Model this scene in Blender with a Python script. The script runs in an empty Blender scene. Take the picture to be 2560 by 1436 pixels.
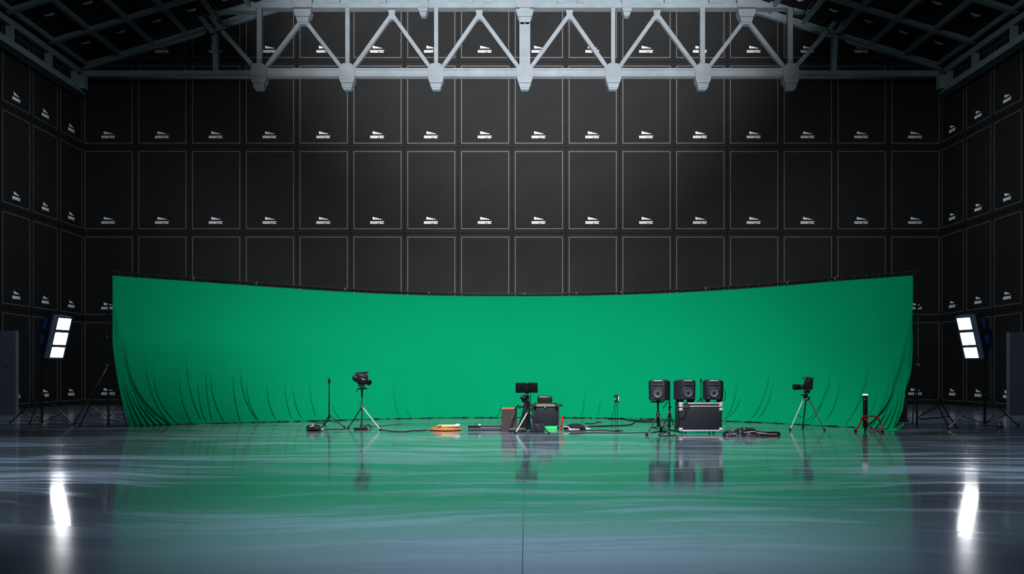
import bpy, bmesh, math, random
import numpy as np
from mathutils import Vector, Matrix, Euler
from mathutils import noise as mnoise

random.seed(7)
SC = bpy.context.scene
COL = SC.collection
PI = math.pi

# ---- survey of the hall: focal length in pixels of the 2560 x 1436 frame, horizon row, eye height
F, CX, HY, CH = 2493.0, 1280.0, 937.0, 1.6
BACK = 53.9                       # distance of the back wall
HALF = 23.2                       # half width of the hall
PW, PH = HALF / 8, 4.616          # panel module


def W(px, py, d):
    """point at distance d along the hall"""
    return Vector(((px - CX) * d / F, d, CH - (py - HY) * d / F))


def FL(px, py):
    """point on the floor"""
    d = F * CH / (py - HY)
    return Vector(((px - CX) * d / F, d, 0.0))


# ------------------------------------------------------------------ materials
def nd(nt, typ, **kw):
    n = nt.nodes.new(typ)
    for k, v in kw.items():
        setattr(n, k, v)
    return n


def link(nt, a, b):
    nt.links.new(a, b)


def PM(name, col, rough=0.5, metal=0.0, spec=0.5, var=0.12, scale=6.0, bump=0.0, coat=0.0):
    m = bpy.data.materials.new(name)
    m.use_nodes = True
    nt = m.node_tree
    b = nt.nodes['Principled BSDF']
    tc = nd(nt, 'ShaderNodeTexCoord')
    no = nd(nt, 'ShaderNodeTexNoise')
    no.inputs['Scale'].default_value = scale
    no.inputs['Detail'].default_value = 4
    link(nt, tc.outputs['Object'], no.inputs['Vector'])
    mr = nd(nt, 'ShaderNodeMapRange')
    mr.inputs['From Min'].default_value = 0.25
    mr.inputs['From Max'].default_value = 0.75
    mr.inputs['To Min'].default_value = 1 - var
    mr.inputs['To Max'].default_value = 1 + var
    link(nt, no.outputs['Fac'], mr.inputs['Value'])
    vm = nd(nt, 'ShaderNodeVectorMath', operation='SCALE')
    vm.inputs[0].default_value = col
    link(nt, mr.outputs['Result'], vm.inputs['Scale'])
    link(nt, vm.outputs['Vector'], b.inputs['Base Color'])
    b.inputs['Roughness'].default_value = rough
    b.inputs['Metallic'].default_value = metal
    b.inputs['Specular IOR Level'].default_value = spec
    if coat:
        b.inputs['Coat Weight'].default_value = coat
    if bump:
        bp = nd(nt, 'ShaderNodeBump')
        bp.inputs['Strength'].default_value = bump
        bp.inputs['Distance'].default_value = 0.02
        link(nt, no.outputs['Fac'], bp.inputs['Height'])
        link(nt, bp.outputs['Normal'], b.inputs['Normal'])
    return m


def EM(name, col, strength):
    m = bpy.data.materials.new(name)
    m.use_nodes = True
    b = m.node_tree.nodes['Principled BSDF']
    b.inputs['Base Color'].default_value = (0.8, 0.8, 0.8, 1)
    b.inputs['Emission Color'].default_value = (*col, 1)
    b.inputs['Emission Strength'].default_value = strength
    return m


M_PANEL = PM('black_panel_felt', (0.0160, 0.0162, 0.0168), 1.0, spec=0.0, var=0.10, scale=0.7)
M_LINE = PM('grey_piping', (0.120, 0.120, 0.120), 0.9, spec=0.1)
M_LOGO = PM('white_print', (0.90, 0.90, 0.90), 0.9, spec=0.0, var=0.02)
M_WALL = PM('black_wall', (0.006, 0.006, 0.0065), 1.0, spec=0.0)
M_ROOF = PM('black_roof', (0.004, 0.004, 0.0045), 1.0, spec=0.0)
M_STEEL = PM('painted_steel', (0.150, 0.172, 0.190), 0.6, spec=0.3, var=0.16, scale=1.1, bump=0.15)
M_STEELD = PM('teal_grey_steel', (0.13, 0.185, 0.20), 0.6, spec=0.3, var=0.15, scale=0.8)
M_GREEN = PM('green_cloth', (0.002, 0.455, 0.200), 0.9, spec=0.02, var=0.03, scale=0.35)
M_GREEN2 = PM('bright_green_foam', (0.06, 0.72, 0.20), 0.8, spec=0.1)
M_BLACK = PM('black_metal', (0.006, 0.006, 0.007), 0.38, spec=0.4, scale=14)
M_BLACKM = PM('matt_black_plastic', (0.008, 0.008, 0.010), 0.55, spec=0.35, scale=14)
M_RUBBER = PM('black_rubber', (0.007, 0.007, 0.008), 0.75, spec=0.3)
M_CLOTHB = PM('black_cloth', (0.012, 0.012, 0.016), 0.8, spec=0.25, bump=0.5, scale=9)
M_SHEEN = PM('glossy_black_sheet', (0.016, 0.016, 0.024), 0.34, spec=0.5, bump=0.4, scale=9)
M_CASE = PM('navy_black_laminate', (0.018, 0.020, 0.029), 0.6, spec=0.3, scale=30)
M_CHROME = PM('chrome', (0.55, 0.55, 0.56), 0.25, metal=1.0, var=0.05)
M_ALU = PM('brushed_aluminium', (0.42, 0.43, 0.46), 0.42, metal=0.6, var=0.08)
M_SILVER = PM('silver_paint', (0.55, 0.56, 0.58), 0.4, spec=0.5)
M_DARKALU = PM('dark_anodised_tube', (0.10, 0.095, 0.10), 0.4, metal=0.5)
M_SCREEN = PM('black_screen', (0.0035, 0.0035, 0.005), 0.5, spec=0.12, scale=14)
M_SPK = PM('speaker_shell', (0.019, 0.021, 0.031), 0.55, spec=0.35, scale=40)
M_BAFFLE = PM('speaker_baffle', (0.033, 0.036, 0.05), 0.55, spec=0.35, scale=40)
M_CONE = PM('speaker_cone', (0.085, 0.088, 0.10), 0.5, spec=0.4)
M_CAP = PM('dust_cap', (0.02, 0.02, 0.024), 0.3, spec=0.5)
M_WHITE = PM('white_plastic', (0.85, 0.86, 0.88), 0.4, var=0.02)
M_LEATHER = PM('black_leather', (0.022, 0.020, 0.021), 0.36, spec=0.5, bump=0.1, scale=30)
M_BRASS = PM('pale_olive_rail', (0.30, 0.30, 0.17), 0.5, spec=0.4)
M_BROWN = PM('dark_brown_board', (0.060, 0.047, 0.040), 0.7, spec=0.2)
M_ORANGE = PM('orange_cable_jacket', (0.44, 0.15, 0.025), 0.55, spec=0.4)
M_TERRA = PM('orange_lid', (0.60, 0.17, 0.05), 0.6, spec=0.3)
M_CREAM = PM('cream_rope', (0.72, 0.55, 0.33), 0.8, spec=0.2, var=0.25, scale=25)
M_RED = PM('red_plastic', (0.75, 0.012, 0.008), 0.4, spec=0.4)
M_REDT = PM('red_enamel_tube', (0.34, 0.018, 0.018), 0.35, spec=0.5)
M_SLATE = PM('slate_rail', (0.085, 0.095, 0.115), 0.5, spec=0.4)
M_BLUE = PM('blue_gel', (0.008, 0.045, 0.16), 0.35, spec=0.5)
M_HOUSE = PM('navy_lamp_housing', (0.010, 0.013, 0.024), 0.4, spec=0.5)
M_BEZEL = PM('slate_blue_bezel', (0.10, 0.14, 0.22), 0.45, spec=0.5)
M_DOOR = PM('blue_black_door', (0.030, 0.036, 0.052), 0.55, spec=0.3, scale=0.8)
M_LED = EM('led_tile', (0.93, 0.96, 1.0), 14.0)
M_TIP = EM('lit_tube_end', (0.95, 0.98, 1.0), 2.2)


def floor_material():
    m = bpy.data.materials.new('polished_concrete')
    m.use_nodes = True
    nt = m.node_tree
    nt.nodes.remove(nt.nodes['Principled BSDF'])
    out = nt.nodes['Material Output']
    geo = nd(nt, 'ShaderNodeNewGeometry')
    sep = nd(nt, 'ShaderNodeSeparateXYZ')
    link(nt, geo.outputs['Position'], sep.inputs[0])

    def math_(op, a, b=None, c=None, clamp=False):
        n = nd(nt, 'ShaderNodeMath', operation=op, use_clamp=clamp)
        for i, v in enumerate((a, b, c)):
            if v is None:
                continue
            if isinstance(v, (int, float)):
                n.inputs[i].default_value = v
            else:
                link(nt, v, n.inputs[i])
        return n.outputs[0]

    def ss(v, lo, hi, t0=0.0, t1=1.0):
        n = nd(nt, 'ShaderNodeMapRange', interpolation_type='SMOOTHSTEP')
        link(nt, v, n.inputs['Value'])
        n.inputs['From Min'].default_value = lo
        n.inputs['From Max'].default_value = hi
        n.inputs['To Min'].default_value = t0
        n.inputs['To Max'].default_value = t1
        return n.outputs['Result']

    def noise(sx, sy, detail, seed, rough=0.55, warp=None):
        cb = nd(nt, 'ShaderNodeCombineXYZ')
        link(nt, math_('MULTIPLY', sep.outputs['X'], sx), cb.inputs['X'])
        y = sep.outputs['Y'] if warp is None else math_('ADD', sep.outputs['Y'], warp)
        link(nt, math_('MULTIPLY', y, sy), cb.inputs['Y'])
        cb.inputs['Z'].default_value = seed
        n = nd(nt, 'ShaderNodeTexNoise')
        n.inputs['Scale'].default_value = 1.0
        n.inputs['Detail'].default_value = detail
        n.inputs['Roughness'].default_value = rough
        link(nt, cb.outputs[0], n.inputs['Vector'])
        return n.outputs['Fac']
    warp = math_('MULTIPLY', noise(0.12, 0.10, 2, 3.3), 5.0)
    streak = noise(0.22, 1.5, 5, 0.0, 0.62, warp)
    fine = noise(0.55, 5.5, 3, 8.0, 0.6, warp)
    cloud = noise(0.10, 0.22, 3, 5.0)
    s = math_('ADD', math_('MULTIPLY', streak, 0.72), math_('MULTIPLY', fine, 0.28))
    s = math_('ADD', s, math_('MULTIPLY', math_('SUBTRACT', cloud, 0.5), 0.30))
    matte = ss(s, 0.47, 0.60)
    near = ss(sep.outputs['Y'], 8.2, 13.2, 1.0, 0.0)
    matte = math_('ADD', math_('MULTIPLY', matte, 0.74), math_('MULTIPLY', near, 0.85), None, True)
    matte = math_('ADD', matte, 0.08, None, True)
    # joints in the slab
    lines = None
    for y0, hw in ((19.0, 0.12), (14.72, 0.07)):
        a = math_('ABSOLUTE', math_('SUBTRACT', sep.outputs['Y'], y0))
        l = math_('LESS_THAN', a, hw)
        lines = l if lines is None else math_('MAXIMUM', lines, l)
    xj = math_('SUBTRACT', sep.outputs['X'], math_('MULTIPLY_ADD', sep.outputs['Y'], 0.0141, -0.03))
    xl = math_('LESS_THAN', math_('ABSOLUTE', xj), 0.005)
    matte = math_('MAXIMUM', matte, math_('MULTIPLY', lines, 0.97))
    # short scuffs near the front
    scr = ss(noise(1.4, 9.0, 2, 21.0, 0.5, warp), 0.70, 0.74)
    ca = nd(nt, 'ShaderNodeMix', data_type='RGBA')
    ca.inputs['A'].default_value = (0.205, 0.258, 0.325, 1)
    ca.inputs['B'].default_value = (0.165, 0.215, 0.285, 1)
    link(nt, cloud, ca.inputs['Factor'])
    cb_ = nd(nt, 'ShaderNodeMix', data_type='RGBA')
    link(nt, ca.outputs['Result'], cb_.inputs['A'])
    cb_.inputs['B'].default_value = (0.05, 0.06, 0.08, 1)
    link(nt, math_('MAXIMUM', math_('MULTIPLY', scr, 0.5), math_('MULTIPLY', xl, 0.9)), cb_.inputs['Factor'])
    bp = nd(nt, 'ShaderNodeBump')
    bp.inputs['Strength'].default_value = 1.0
    bp.inputs['Distance'].default_value = 0.0013
    link(nt, s, bp.inputs['Height'])
    pol = nd(nt, 'ShaderNodeBsdfPrincipled')
    pol.inputs['Base Color'].default_value = (0.052, 0.066, 0.084, 1)
    pol.inputs['Roughness'].default_value = 0.07
    pol.inputs['IOR'].default_value = 1.55
    link(nt, bp.outputs['Normal'], pol.inputs['Normal'])
    mat_ = nd(nt, 'ShaderNodeBsdfPrincipled')
    link(nt, cb_.outputs['Result'], mat_.inputs['Base Color'])
    mat_.inputs['Roughness'].default_value = 0.16
    mat_.inputs['Specular IOR Level'].default_value = 0.12
    link(nt, bp.outputs['Normal'], mat_.inputs['Normal'])
    mx = nd(nt, 'ShaderNodeMixShader')
    link(nt, matte, mx.inputs[0])
    link(nt, pol.outputs[0], mx.inputs[1])
    link(nt, mat_.outputs[0], mx.inputs[2])
    link(nt, mx.outputs[0], out.inputs['Surface'])
    return m


# ------------------------------------------------------------------ mesh building
class MB:
    def __init__(self):
        self.bm = bmesh.new()

    def box(self, c, s, rot=None, bevel=0.0, seg=2):
        mtx = Matrix.Translation(Vector(c))
        if rot is not None:
            mtx = mtx @ (rot.to_4x4() if isinstance(rot, Matrix) else Euler(rot).to_matrix().to_4x4())
        mtx = mtx @ Matrix.Diagonal((s[0], s[1], s[2], 1))
        r = bmesh.ops.create_cube(self.bm, size=1.0, matrix=mtx)
        if bevel:
            es = list({e for v in r['verts'] for e in v.link_edges})
            bmesh.ops.bevel(self.bm, geom=es, offset=bevel, segments=seg, affect='EDGES', profile=0.5)
        return self

    def box2(self, x0, x1, y0, y1, z0, z1, bevel=0.0):
        return self.box(((x0 + x1) / 2, (y0 + y1) / 2, (z0 + z1) / 2), (x1 - x0, y1 - y0, z1 - z0), None, bevel)

    def tube(self, pts, r, n=8, closed=False):
        pts = [Vector(p) for p in pts]
        k = len(pts)
        rr = [r] * k if not hasattr(r, '__len__') else r
        rings = []
        up = None
        for i, p in enumerate(pts):
            a = pts[i - 1] if (i or closed) else p
            b = pts[(i + 1) % k] if (i < k - 1 or closed) else p
            t = (b - a)
            t = t.normalized() if t.length > 1e-9 else Vector((0, 0, 1))
            if up is None:
                ref = Vector((0, 0, 1)) if abs(t.z) < 0.9 else Vector((1, 0, 0))
                up = (ref - t * ref.dot(t)).normalized()
            else:
                q = up - t * up.dot(t)
                if q.length > 1e-6:
                    up = q.normalized()
            sd = t.cross(up)
            rings.append([self.bm.verts.new(p + (up * math.cos(2 * PI * j / n) + sd * math.sin(2 * PI * j / n)) * rr[i]) for j in range(n)])
        m = k if closed else k - 1
        for i in range(m):
            A, B = rings[i], rings[(i + 1) % k]
            for j in range(n):
                self.bm.faces.new((A[j], A[(j + 1) % n], B[(j + 1) % n], B[j]))
        if not closed:
            self.bm.faces.new(rings[0][::-1])
            self.bm.faces.new(rings[-1])
        return self

    def lathe(self, prof, base, axis=(0, 0, 1), n=24):
        """prof: (radius, distance along the axis)"""
        ax = Vector(axis).normalized()
        q = Vector((0, 0, 1)).rotation_difference(ax)
        rings = []
        for r, h in prof:
            r = max(r, 1e-4)
            rings.append([self.bm.verts.new(Vector(base) + q @ Vector((r * math.cos(2 * PI * j / n), r * math.sin(2 * PI * j / n), h))) for j in range(n)])
        for A, B in zip(rings, rings[1:]):
            for j in range(n):
                self.bm.faces.new((A[j], A[(j + 1) % n], B[(j + 1) % n], B[j]))
        self.bm.faces.new(rings[0][::-1])
        self.bm.faces.new(rings[-1])
        return self

    def prism(self, poly, y0, y1, bevel=0.0):
        """poly of (x, z) extruded from y0 to y1"""
        a = [self.bm.verts.new((x, y0, z)) for x, z in poly]
        b = [self.bm.verts.new((x, y1, z)) for x, z in poly]
        n = len(poly)
        self.bm.faces.new(a)
        self.bm.faces.new(b[::-1])
        for i in range(n):
            self.bm.faces.new((a[i], b[i], b[(i + 1) % n], a[(i + 1) % n]))
        if bevel:
            es = list({e for v in a + b for e in v.link_edges})
            bmesh.ops.bevel(self.bm, geom=es, offset=bevel, segments=2, affect='EDGES', profile=0.5)
        return self

    def quad(self, pts):
        self.bm.faces.new([self.bm.verts.new(p) for p in pts])
        return self

    def xf(self, mtx):
        bmesh.ops.transform(self.bm, matrix=mtx, verts=self.bm.verts)
        return self

    def mesh(self, name, mat, off=None, smooth=True):
        if off is not None:
            bmesh.ops.translate(self.bm, vec=-Vector(off), verts=self.bm.verts)
        bmesh.ops.recalc_face_normals(self.bm, faces=self.bm.faces)
        me = bpy.data.meshes.new(name)
        self.bm.to_mesh(me)
        self.bm.free()
        me.materials.append(mat)
        if smooth:
            me.polygons.foreach_set('use_smooth', [True] * len(me.polygons))
            me.set_sharp_from_angle(angle=math.radians(38))
        return me

    def obj(self, name, mat, parent=None, smooth=True):
        """verts are in world coordinates; re-based on the thing's own origin"""
        off = None
        p = parent
        while p is not None and p.parent is not None:
            p = p.parent
        if p is not None:
            off = Vector(p.location)
        else:
            lo = Vector((min(v.co.x for v in self.bm.verts), min(v.co.y for v in self.bm.verts), min(v.co.z for v in self.bm.verts)))
            hi = Vector((max(v.co.x for v in self.bm.verts), max(v.co.y for v in self.bm.verts), 0))
            off = Vector(((lo.x + hi.x) / 2, (lo.y + hi.y) / 2, lo.z))
        o = bpy.data.objects.new(name, self.mesh(name, mat, off, smooth))
        COL.objects.link(o)
        if parent is not None:
            o.parent = parent
        else:
            o.location = off
        return o


def tag(o, label, cat, group=None):
    o['label'] = label
    o['category'] = cat
    if group:
        o['group'] = group
    return o


def thing(name, label, cat, loc, group=None):
    o = bpy.data.objects.new(name, None)
    o.empty_display_size = 0.2
    COL.objects.link(o)
    o.location = Vector(loc)
    return tag(o, label, cat, group)


def struct(o):
    o['kind'] = 'structure'
    return o


def catmull(pts, n=8):
    pts = [Vector(p) for p in pts]
    out = []
    for i in range(len(pts) - 1):
        p0 = pts[max(i - 1, 0)]
        p1, p2 = pts[i], pts[i + 1]
        p3 = pts[min(i + 2, len(pts) - 1)]
        for k in range(n):
            t = k / n
            out.append(0.5 * ((2 * p1) + (p2 - p0) * t + (2 * p0 - 5 * p1 + 4 * p2 - p3) * t * t + (3 * p1 - p0 - 3 * p2 + p3) * t ** 3))
    out.append(pts[-1])
    return out


ORD = 'first second third fourth fifth sixth seventh eighth ninth tenth eleventh twelfth thirteenth fourteenth fifteenth sixteenth'.split()

# ------------------------------------------------------------------ the hall
NEAR = -6.0
EAVE = 18.35
SLOPE = 0.31
ROOFZ = lambda x: EAVE + SLOPE * (HALF - abs(x))

fl = MB().box2(-HALF - 0.3, HALF + 0.3, NEAR, BACK + 0.3, -0.2, 0.0).obj('floor', floor_material(), smooth=False)
struct(fl)
g = MB().prism([(-HALF - 0.3, 0), (HALF + 0.3, 0), (HALF + 0.3, EAVE), (0, EAVE + SLOPE * HALF), (-HALF - 0.3, EAVE)], BACK, BACK + 0.3)
struct(g.obj('wall_back', M_WALL, smooth=False))
struct(MB().box2(-HALF - 0.3, -HALF, NEAR, BACK, 0, EAVE).obj('wall_left', M_WALL, smooth=False))
struct(MB().box2(HALF, HALF + 0.3, NEAR, BACK, 0, EAVE).obj('wall_right', M_WALL, smooth=False))
rid = EAVE + SLOPE * HALF
c = MB().prism([(-HALF - 0.3, EAVE), (0, rid), (HALF + 0.3, EAVE), (HALF + 0.3, EAVE + 0.3), (0, rid + 0.3), (-HALF - 0.3, EAVE + 0.3)], NEAR, BACK + 0.3)
struct(c.obj('ceiling', M_ROOF, smooth=False))
struct(MB().box2(-HALF, HALF, BACK - 0.03, BACK, 0, 0.10).obj('baseboard_back', M_WALL, smooth=False))


# ------------------------------------------------------------------ acoustic panels
def logo_rects():
    """bars and letters in units of one pixel of the print, origin at the text's centre bottom"""
    polys = []
    h, w, g, s = 6.4, 4.12, 0.74, 1.45
    x = -(7 * w + 6 * g) / 2
    mid0, mid1 = h / 2 - 0.65, h / 2 + 0.65
    for ch in 'HUSHTEC':
        r = []
        if ch == 'H':
            r = [(0, 0, s, h), (w - s, 0, w, h), (s, mid0, w - s, mid1)]
        elif ch == 'U':
            r = [(0, 1.3, s, h), (w - s, 1.3, w, h), (0.25, 0, w - 0.25, 1.3)]
        elif ch == 'S':
            r = [(0, h - 1.3, w, h), (0, mid1, s, h - 1.3), (0, mid0, w, mid1), (w - s, 1.3, w, mid0), (0, 0, w, 1.3)]
        elif ch == 'T':
            r = [(0, h - 1.4, w, h), (w / 2 - 0.8, 0, w / 2 + 0.8, h - 1.4)]
        elif ch == 'E':
            r = [(0, 0, s, h), (s, h - 1.3, w, h), (s, mid0, w - 0.5, mid1), (s, 0, w, 1.3)]
        elif ch == 'C':
            r = [(0, 0.6, s, h - 0.6), (0.4, h - 1.3, w, h), (0.4, 0, w, 1.3), (w - s, h - 2.2, w, h - 1.3), (w - s, 1.3, w, 2.2)]
        for a, b, c_, d in r:
            polys.append([(x + a, b), (x + c_, b), (x + c_, d), (x + a, d)])
        x += w + g
    polys.append([(x - 0.1, h - 1.0), (x + 0.7, h - 1.0), (x + 0.7, h - 0.1), (x - 0.1, h - 0.1)])
    bars = []
    # the wedge of four bars
    xb, xe, zb, ht = -10.5, 12.4, 10.6, 6.6
    top = lambda q: zb + 0.75 + (ht - 0.75) * (1 - (q - xb) / (xe - xb))
    for a, b in ((-10.5, -5.0), (-4.0, 0.4), (1.4, 5.8), (6.9, 12.4)):
        bars.append([(a, zb), (b, zb), (b, top(b)), (a, top(a))])
    return polys, bars


LOGO = logo_rects()
PX = PW / 134.0


def panel_meshes(w, h, th, k=1.0, inset=None, line=0.036, clip=None, logo_z=None):
    ix, iz = inset or (0.16, 0.20)
    body = MB().box2(-w / 2 + 0.012, w / 2 - 0.012, -th, 0, 0.012, h - 0.012)
    bor = MB()
    x0, x1, z0, z1 = -w / 2 + ix, w / 2 - ix, iz + 0.02, h - iz
    y0, y1 = -th - 0.010, -th + 0.004
    for a, b, c_, d in ((x0, x1, z0, z0 + line), (x0, x1, z1 - line, z1), (x0, x0 + line, z0 + line, z1 - line), (x1 - line, x1, z0 + line, z1 - line)):
        bor.box2(a, b, y0, y1, c_, d)
    zb = 0.50 if logo_z is None else logo_z
    ms = [body, bor]
    for part in LOGO:
        lg = MB()
        for p in part:
            lg.prism([(-0.03 + q * PX * k, zb + r * PX * k) for q, r in p], -th - 0.012, -th - 0.002)
        ms.append(lg)
    if clip:
        for m in ms:
            gm = list(m.bm.verts) + list(m.bm.edges) + list(m.bm.faces)
            bmesh.ops.bisect_plane(m.bm, geom=gm, plane_co=clip[0], plane_no=clip[1], clear_outer=True)
            be = [e for e in m.bm.edges if e.is_boundary]
            if be:
                bmesh.ops.holes_fill(m.bm, edges=be, sides=12)
    out = []
    for m, nm, mt in zip(ms, ('panel_body', 'frame', 'lettering', 'logo'), (M_PANEL, M_LINE, M_LOGO, M_LOGO)):
        out.append(m.mesh(nm, mt, None, False) if len(m.bm.faces) else None)
    return out


def hang_panel(meshes, mtx, label, group):
    r = bpy.data.objects.new('acoustic_panel', meshes[0])
    COL.objects.link(r)
    r.matrix_world = mtx
    tag(r, label, 'acoustic panel', group)
    for nm, me in zip(('frame', 'lettering', 'logo'), meshes[1:]):
        if me is None:
            continue
        c_ = bpy.data.objects.new(nm, me)
        COL.objects.link(c_)
        c_.parent = r
    return r


TH = 0.09
std = panel_meshes(PW, PH, TH)
ROWW = ['bottom row', 'second row up', 'third row up', 'fourth row up', 'top row']
for row in range(5):
    for col in range(16):
        if row == 0 and 0 < col < 15:
            continue                                    # wholly behind the green backdrop
        x = -HALF + (col + 0.5) * PW
        z = row * PH
        far = max(abs(x - PW / 2), abs(x + PW / 2))
        near_ = min(abs(x - PW / 2), abs(x + PW / 2))
        lim = lambda q: ROOFZ(q) - 0.12
        if z + 0.4 > lim(near_):
            continue
        ms = std
        if z + PH > lim(far):
            sgn = 1 if x > 0 else -1
            ms = panel_meshes(PW, PH, TH, clip=(Vector((sgn * PW / 2, 0, lim(far) - z)), Vector((sgn * SLOPE, 0, 1)).normalized()))
        n = col if col < 8 else 15 - col
        side = 'left' if col < 8 else 'right'
        place = f'in the {side} corner' if n == 0 else f'{ORD[n]} from the {side} side wall'
        hang_panel(ms, Matrix.Translation((x, BACK - 0.045, z)),
                   f'black framed panel on the back wall, {ROWW[row]}, {place}', f'back wall panels, {ROWW[row]}')
short = panel_meshes(PW, EAVE - 0.75 - 3 * PH, TH)
SIDEP = ['beside the back corner', 'second from the back corner', 'third from the back corner']
for side, sg in (('left', -1), ('right', 1)):
    for row in range(4):
        for k in range(3):
            y = BACK - (k + 0.5) * PW
            mtx = Matrix.Translation((sg * (HALF - 0.01), y - 0.16, row * PH)) @ Matrix.Rotation(-sg * PI / 2, 4, 'Z')
            hang_panel(short if row == 3 else std, mtx,
                       f'black panel on the {side} side wall, {ROWW[row] if row < 3 else "top row"}, {SIDEP[k]}',
                       f'{side} side wall panels')

# roof panels, logos upside down seen from the floor
AL = math.atan(SLOPE)
RAFT = [53.45, 49.6, 45.4, 41.2]
PUR0, PURS = 22.85, 1.81
PLEN = 3.55
roofp = panel_meshes(1.62, PLEN, 0.05, k=0.68, inset=(0.05, 0.06), line=0.02, logo_z=1.45)
for side, sg in (('left', -1), ('right', 1)):
    for bay, ncol in ((0, 6), (1, 4), (2, 2)):
        for k in range(ncol):
            xc = PUR0 - (k + 0.5) * PURS
            e = Vector((math.cos(AL) * -sg, 0, math.sin(AL)))          # up the slope towards the ridge
            nrm = Vector((sg * math.sin(AL), 0, math.cos(AL)))
            right = Vector((-1, 0, 0)) * math.cos(AL)
            right.z = -math.sin(AL) if sg < 0 else math.sin(AL)
            ymid = (RAFT[bay] + RAFT[bay + 1]) / 2
            zc = ROOFZ(xc) - 0.02
            up = Vector((0, 1, 0))
            R = Matrix((right, nrm, up)).transposed().to_4x4()
            mtx = Matrix.Translation((sg * xc, ymid - PLEN / 2, zc)) @ R
            hang_panel(roofp, mtx,
                       f'black panel under the {side} roof slope, {("back bay", "middle bay", "front bay")[bay]}, {ORD[k]} up from the eave',
                       f'{side} roof panels')


# ------------------------------------------------------------------ roof steel
def ibeam(a, b, h, w, tf=0.05, tw=0.06, name='web', up=Vector((0, 0, 1))):
    """beam from a to b hanging below the line a-b"""
    a, b = Vector(a), Vector(b)
    t = (b - a).normalized()
    sd = t.cross(up).normalized()
    u = sd.cross(t).normalized()
    R = Matrix((sd, t, u)).transposed()
    L = (b - a).length
    mid = (a + b) / 2
    web = MB().box(mid - u * (h / 2), (tw, L, h - tf), R)
    fla = MB().box(mid - u * (h - tf / 2), (w, L, tf), R)
    return web, fla


def steel_beam(name, label, cat, a, b, h, w, group=None, mat=None, **kw):
    web, fl_ = ibeam(a, b, h, w, **kw)
    o = thing(name, label, cat, (Vector(a) + Vector(b)) / 2, group)
    web.obj('web', mat or M_STEELD, o)
    fl_.obj('flange', mat or M_STEELD, o)
    return o


for side, sg in (('left', -1), ('right', 1)):
    for i, (d, hh) in enumerate(zip(RAFT[:3], (0.42, 0.27, 0.27))):
        a = Vector((sg * (HALF - 0.15), d, ROOFZ(HALF - 0.15) - 0.10))
        b = Vector((sg * 0.10, d, ROOFZ(0.1) - 0.10))
        steel_beam('roof_rafter', f'sloping steel rafter of the {side} roof half, {("against the back wall", "second from the back wall", "third from the back wall")[i]}',
                   'rafter', a, b, hh, 0.30, f'{side} rafters', tw=0.10)
    for k in range(7):
        xc = PUR0 - k * PURS
        z = ROOFZ(xc) - 0.085
        lab = f'steel purlin running under the {side} roof slope, ' + ('lowest one along the eave' if k == 0 else f'{ORD[k]} above the eave purlin')
        o = tag(MB().box2(sg * xc - 0.09, sg * xc + 0.09, RAFT[3], RAFT[0] + 0.2, z - 0.26, z).obj('roof_purlin', M_STEELD, smooth=False),
                lab, 'purlin', f'{side} purlins')
    x_e = sg * 22.85
    tag(MB().box2(x_e - 0.14, x_e + 0.14, 38.0, 53.3, 17.45, 17.75).obj('eave_beam', M_STEELD, smooth=False),
        f'long steel beam under the {side} eave above the crane rail', 'beam')
    cr = thing('crane_rail', f'long steel crane rail along the {side} side wall, open end by the back corner', 'crane rail', (sg * 22.6, 45, 16.35))
    m = MB().box2(sg * 22.6 - 0.02 - 0.03 * 0, sg * 22.6 + 0.02, 38.0, 52.4, 16.35, 16.72)
    m.box2(min(sg * 22.42, sg * 22.98), max(sg * 22.42, sg * 22.98), 38.0, 52.4, 16.31, 16.35)
    m.obj('channel', M_STEELD, cr, smooth=False)
    for d in (52.1, 49.2, 45.4):
        MB().box2(min(sg * 22.72, sg * 23.0), max(sg * 22.72, sg * 23.0), d - 0.14, d + 0.14, 16.35, 17.45).obj('hanger', M_STEELD, cr, smooth=False)
    MB().box2(min(sg * 22.30, sg * 22.95), max(sg * 22.30, sg * 22.95), 52.0, 52.45, 16.55, 17.25).obj('end_bracket', M_STEELD, cr, smooth=False)

# ------------------------------------------------------------------ the truss across the back of the hall
TD = 52.4
T = lambda px, py: W(px, py, TD)
truss = thing('roof_truss', 'wide pale steel lattice truss spanning the hall in front of the back wall', 'truss', T(1312, 197))


def tbeam(pts, wpx, depth=0.30, y0=0.0):
    """bar along image-plane points in the truss plane"""
    m = MB()
    w = wpx * TD / F
    for p, q in zip(pts, pts[1:]):
        a, b = T(*p), T(*q)
        t = (b - a).normalized()
        sd = t.cross(Vector((0, 1, 0))).normalized()
        R = Matrix((sd, Vector((0, 1, 0)), sd.cross(Vector((0, 1, 0))))).transposed()
        m.box((a + b) / 2 + Vector((0, y0 + depth / 2, 0)), (w, depth, (b - a).length + w * 0.25), R)
    return m


def tbox(m, x0, x1, y_top, y_bot, d0, d1):
    a, b = T(x0, y_bot), T(x1, y_top)
    return m.box2(a.x, b.x, TD + d0, TD + d1, a.z, b.z)


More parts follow.
